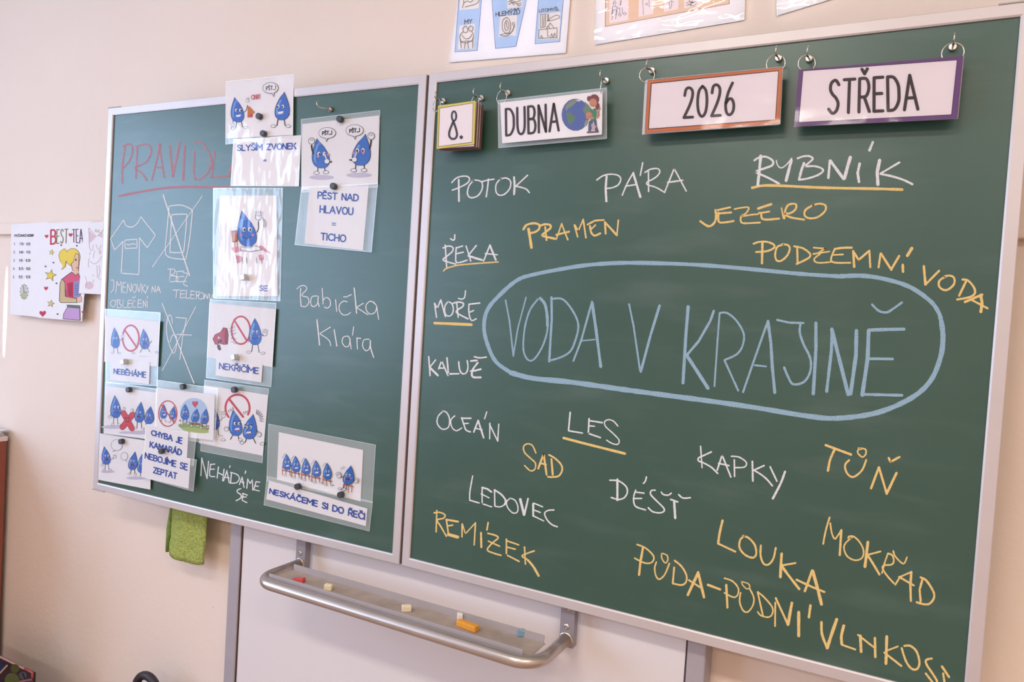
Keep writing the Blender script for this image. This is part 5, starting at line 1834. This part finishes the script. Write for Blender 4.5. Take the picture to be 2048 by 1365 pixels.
I.poly([(602, 774), (630, 806), (634, 945), (745, 967), (746, 1000), (594, 1000), (583, 984), (589, 824)], ARM)
I.poly([(655, 812), (715, 800), (715, 955), (660, 950)], ink(196, 58, 84))
I.poly([(716, 800), (782, 785), (784, 950), (716, 955)], ink(150, 146, 186))
for i in range(6):
    I.stroke([(672, 830 + i * 20), (700, 828 + i * 20)], 5, PURP)
    I.stroke([(730, 828 + i * 20), (765, 822 + i * 20)], 5, ink(90, 92, 150))
I.poly([(752, 955), (790, 940), (795, 995), (752, 1000)], FACE)
I.poly([(650, 1022), (778, 1030), (778, 1056), (655, 1048)], ink(110, 120, 108))
I.poly([(655, 1046), (778, 1055), (782, 1178), (612, 1163), (618, 1110)], LINE)
I.poly([(660, 1050), (774, 1060), (777, 1172), (618, 1158), (624, 1110)], ink(196, 160, 206))
I.stroke([(845, 900), (820, 960), (838, 1000), (830, 1060)], 4, GREYINK, smooth=True)
heart(808, 1096, 14, CR)
I.build('pencil_picture', c)

qd = q4(820, 228, 1012, 212, 985, 922, 768, 912)
c = thing('cat_drawing', PR.at(*tf(*mid(qd)), .004), 'faint pencil drawing of a crowned cat, overlapping the teacher drawing beside the left board', 'drawing', WG)
sheet(c, PR, tf, qd, .0050, M_PAPERW)
I = Ink(PR, .0056, tf, k)
PAL, PPK = ink(178, 160, 168), ink(226, 196, 204)
I.poly([(870, 300), (935, 360), (875, 425)], PPK)
I.poly([(1000, 300), (950, 350), (998, 370)], PPK)
I.ell(870, 835, 42, 38, PPK)
I.ell(975, 510, 12, 22, PPK)
for st in ("866,275 870,430", "866,275 940,360", "1008,290 950,355", "~868,435 880,485 900,490 910,440", "~935,435 955,480 970,480 985,440", "~925,495 915,530 910,565", "880,510 875,535", "~870,570 860,640 875,655",
           "~880,600 920,625 970,590 990,550", "945,640 950,760", "~965,640 975,700 960,760 985,780", "~830,745 845,800 835,860", "~900,730 915,745", "~910,780 912,805", "~925,310 935,285 950,315 962,290 970,320"):
    _, sm, pts = parse(st)
    I.stroke(pts, 4, PAL, smooth=sm, lift=False)
I.poly([(925, 315), (930, 295), (945, 310), (958, 293), (962, 318)], ink(222, 206, 150))
I.build('pencil_picture', c)

# ------------------------------------------------------------------ cabinet at the left, papers on it
cr = P_WALL.off(.018).at(14, 873)
M_CAB = mat('red_brown_laminate', rgb(142, 78, 62), 0.45, var=.06, vscale=10)
CX1, CZ = cr.x, cr.z
cab = thing('cabinet', (CX1 - .3, WALL_Y - .28, 0), 'red brown wooden cabinet against the wall at the left edge', 'cabinet')
mb = MB()
mb.box((CX1 - .6, WALL_Y - .80, .03), (CX1, WALL_Y - .018, CZ - .018))
mb.build('cabinet_body', M_CAB, cab, bevel=.002)
mb = MB()
mb.box((CX1 - .61, WALL_Y - .81, CZ - .018), (CX1 + .004, WALL_Y - .016, CZ))
mb.build('cabinet_top', mat('pale_top_board', rgb(226, 208, 208), .5), cab, bevel=.002)
for s_ in (0, 1):
    mb = MB()
    mb.box((CX1 - .595 + s_ * .299, WALL_Y - .818, .06), (CX1 - .302 + s_ * .299, WALL_Y - .8002, CZ - .024))
    d_ = mb.build('cabinet_door', M_CAB, cab, bevel=.002)
    mb = MB()
    hx = CX1 - .33 + s_ * .06
    mb.tube([(hx, WALL_Y - .818, .55), (hx, WALL_Y - .838, .555), (hx, WALL_Y - .838, .645), (hx, WALL_Y - .818, .65)], .004, 8)
    mb.build('door_handle', M_CHROME, d_, smooth=True)
zp = CZ + .0003
rs = random.Random(11)
where = ['bottom', 'second from the bottom', 'middle', 'second from the top', 'topmost']
for i in range(5):
    h_ = .0042
    ww, dd = .21, .15
    cxp, cyp = CX1 - .106 + rs.uniform(-.006, .004) + (.014 if i == 4 else 0), WALL_Y - .105 + rs.uniform(-.005, .005)
    t = thing('booklet', (cxp, cyp, zp), 'white booklet lying flat on the cabinet, %s of the pile of five' % where[i], 'booklet', 'booklets piled on the cabinet')
    a = rs.uniform(-.12, .12) + (.12 if i == 4 else 0)
    for nm, e, z0, z1, m_ in (('cover', 0.0, 0, .0009, M_WHITE), ('pages', .002, .0010, h_ - .0010, M_PAPER), ('cover', 0.0, h_ - .0009, h_, M_WHITE)):
        mb = MB()
        ps = []
        for z in (z0, z1):
            for (x, y) in ((-1, -1), (1, -1), (1, 1), (-1, 1)):
                X, Y = x * (ww / 2 - e), y * (dd / 2 - e)
                ps.append((cxp + X * math.cos(a) - Y * math.sin(a), cyp + X * math.sin(a) + Y * math.cos(a), zp + z))
        mb.hexa(ps)
        mb.build(nm, m_, t)
    zp += h_ + .0003

# ------------------------------------------------------------------ patterned board at the lower left, bag with a black handle
PBX = Plane((0, -.06, 0), (0, -1, 0))
b0, b1 = PBX.at(-60, 1290), PBX.at(63, 1347)
bt = b1.z
t = thing('picture_board', (b1.x - .2, -.053, 0), 'dark upright picture board with colourful circles and a pale red rim at bottom left', 'board')
M_BOX = mat('printed_dark_panel', rgb(46, 33, 42), .6, var=.25, vscale=12)
bx0, bx1, by0, by1 = b1.x - .42, b1.x, -.06, -.046
mb = MB()
mb.box((bx0, by0, .003), (bx1, by1, bt - .004))
mb.build('board_panel', M_BOX, t)
e = .0036
mb = MB()
mb.tube([(bx0, by0 + .003, bt), (bx1 - .045, by0 + .003, bt)], e, 8)
mb.build('top_rim', mat('pale_rim', rgb(170, 136, 134), .6), t, smooth=True)
mb = MB()
mb.tube([(bx1 - .045, by0 + .003, bt), (bx1, by0 + .003, bt), (bx1, by0 + .003, bt - .02)], e, 8)
mb.build('corner_rim', mat('red_rim', rgb(176, 78, 80), .6), t, smooth=True)
mb = MB()
mb.tube([(bx1, by0 + .003, bt - .02), (bx1, by0 + .003, .01)], e, 8)
mb.build('side_rim', mat('dark_rim', rgb(70, 42, 46), .6), t, smooth=True)
I = Ink(PBX, .0006)
for (u, v, r_, m_) in ((24, 1362, 15, ink(92, 98, 58)), (30, 1338, 9, ink(86, 84, 48)), (2, 1336, 9, ink(44, 54, 92)), (46, 1352, 8, ink(80, 84, 92)), (52, 1374, 14, ink(108, 60, 68)), (8, 1385, 18, ink(70, 78, 110)), (36, 1400, 16, ink(112, 96, 56))):
    I.ell(u, v, r_, r_, m_)
for (u0, v0, u1, v1, m_) in ((0, 1347, 14, 1332, ink(190, 150, 120)), (45, 1348, 56, 1372, ink(60, 44, 52)), (40, 1364, 62, 1360, ink(150, 104, 104))):
    I.stroke([(u0, v0), (u1, v1)], 3.5, m_)
I.build('printed_circles', t)

PH = Plane((0, .02, 0), (0, -1, 0))
h0 = PH.at(294, 1378)
sc_ = (PH.at(321, 1378) - PH.at(268, 1378)).length / 2
t = thing('school_bag', (h0.x, .02, 0), 'black looped bag handle rising at the bottom edge in front of the wall', 'bag')
mb = MB()
zc = PH.at(296, 1347).z - sc_ * .95
body_top = zc - .05
mb.box((h0.x - .15, -.05, .004), (h0.x + .15, .085, body_top))
mb.build('bag_body', mat('black_bag_fabric', rgb(40, 36, 42), .8, var=.15, vscale=60), t, bevel=.03, seg=4)
mb = MB()
R_ = sc_ * .80
pts = [(h0.x - R_ * 1.25, .02, body_top - .01), (h0.x - R_ * 1.15, .02, zc - .02)] + [tuple(p) for p in arc((h0.x, .02, zc), (1, 0, 0), (0, 0, 1), R_, PI, 0, 16)] + [(h0.x + R_ * 1.15, .02, zc - .02), (h0.x + R_ * 1.25, .02, body_top - .01)]
mb.tube(pts, sc_ * .2, 12)
mb.build('carry_handle', mat('black_rubber', rgb(46, 38, 44), .5), t, smooth=True)
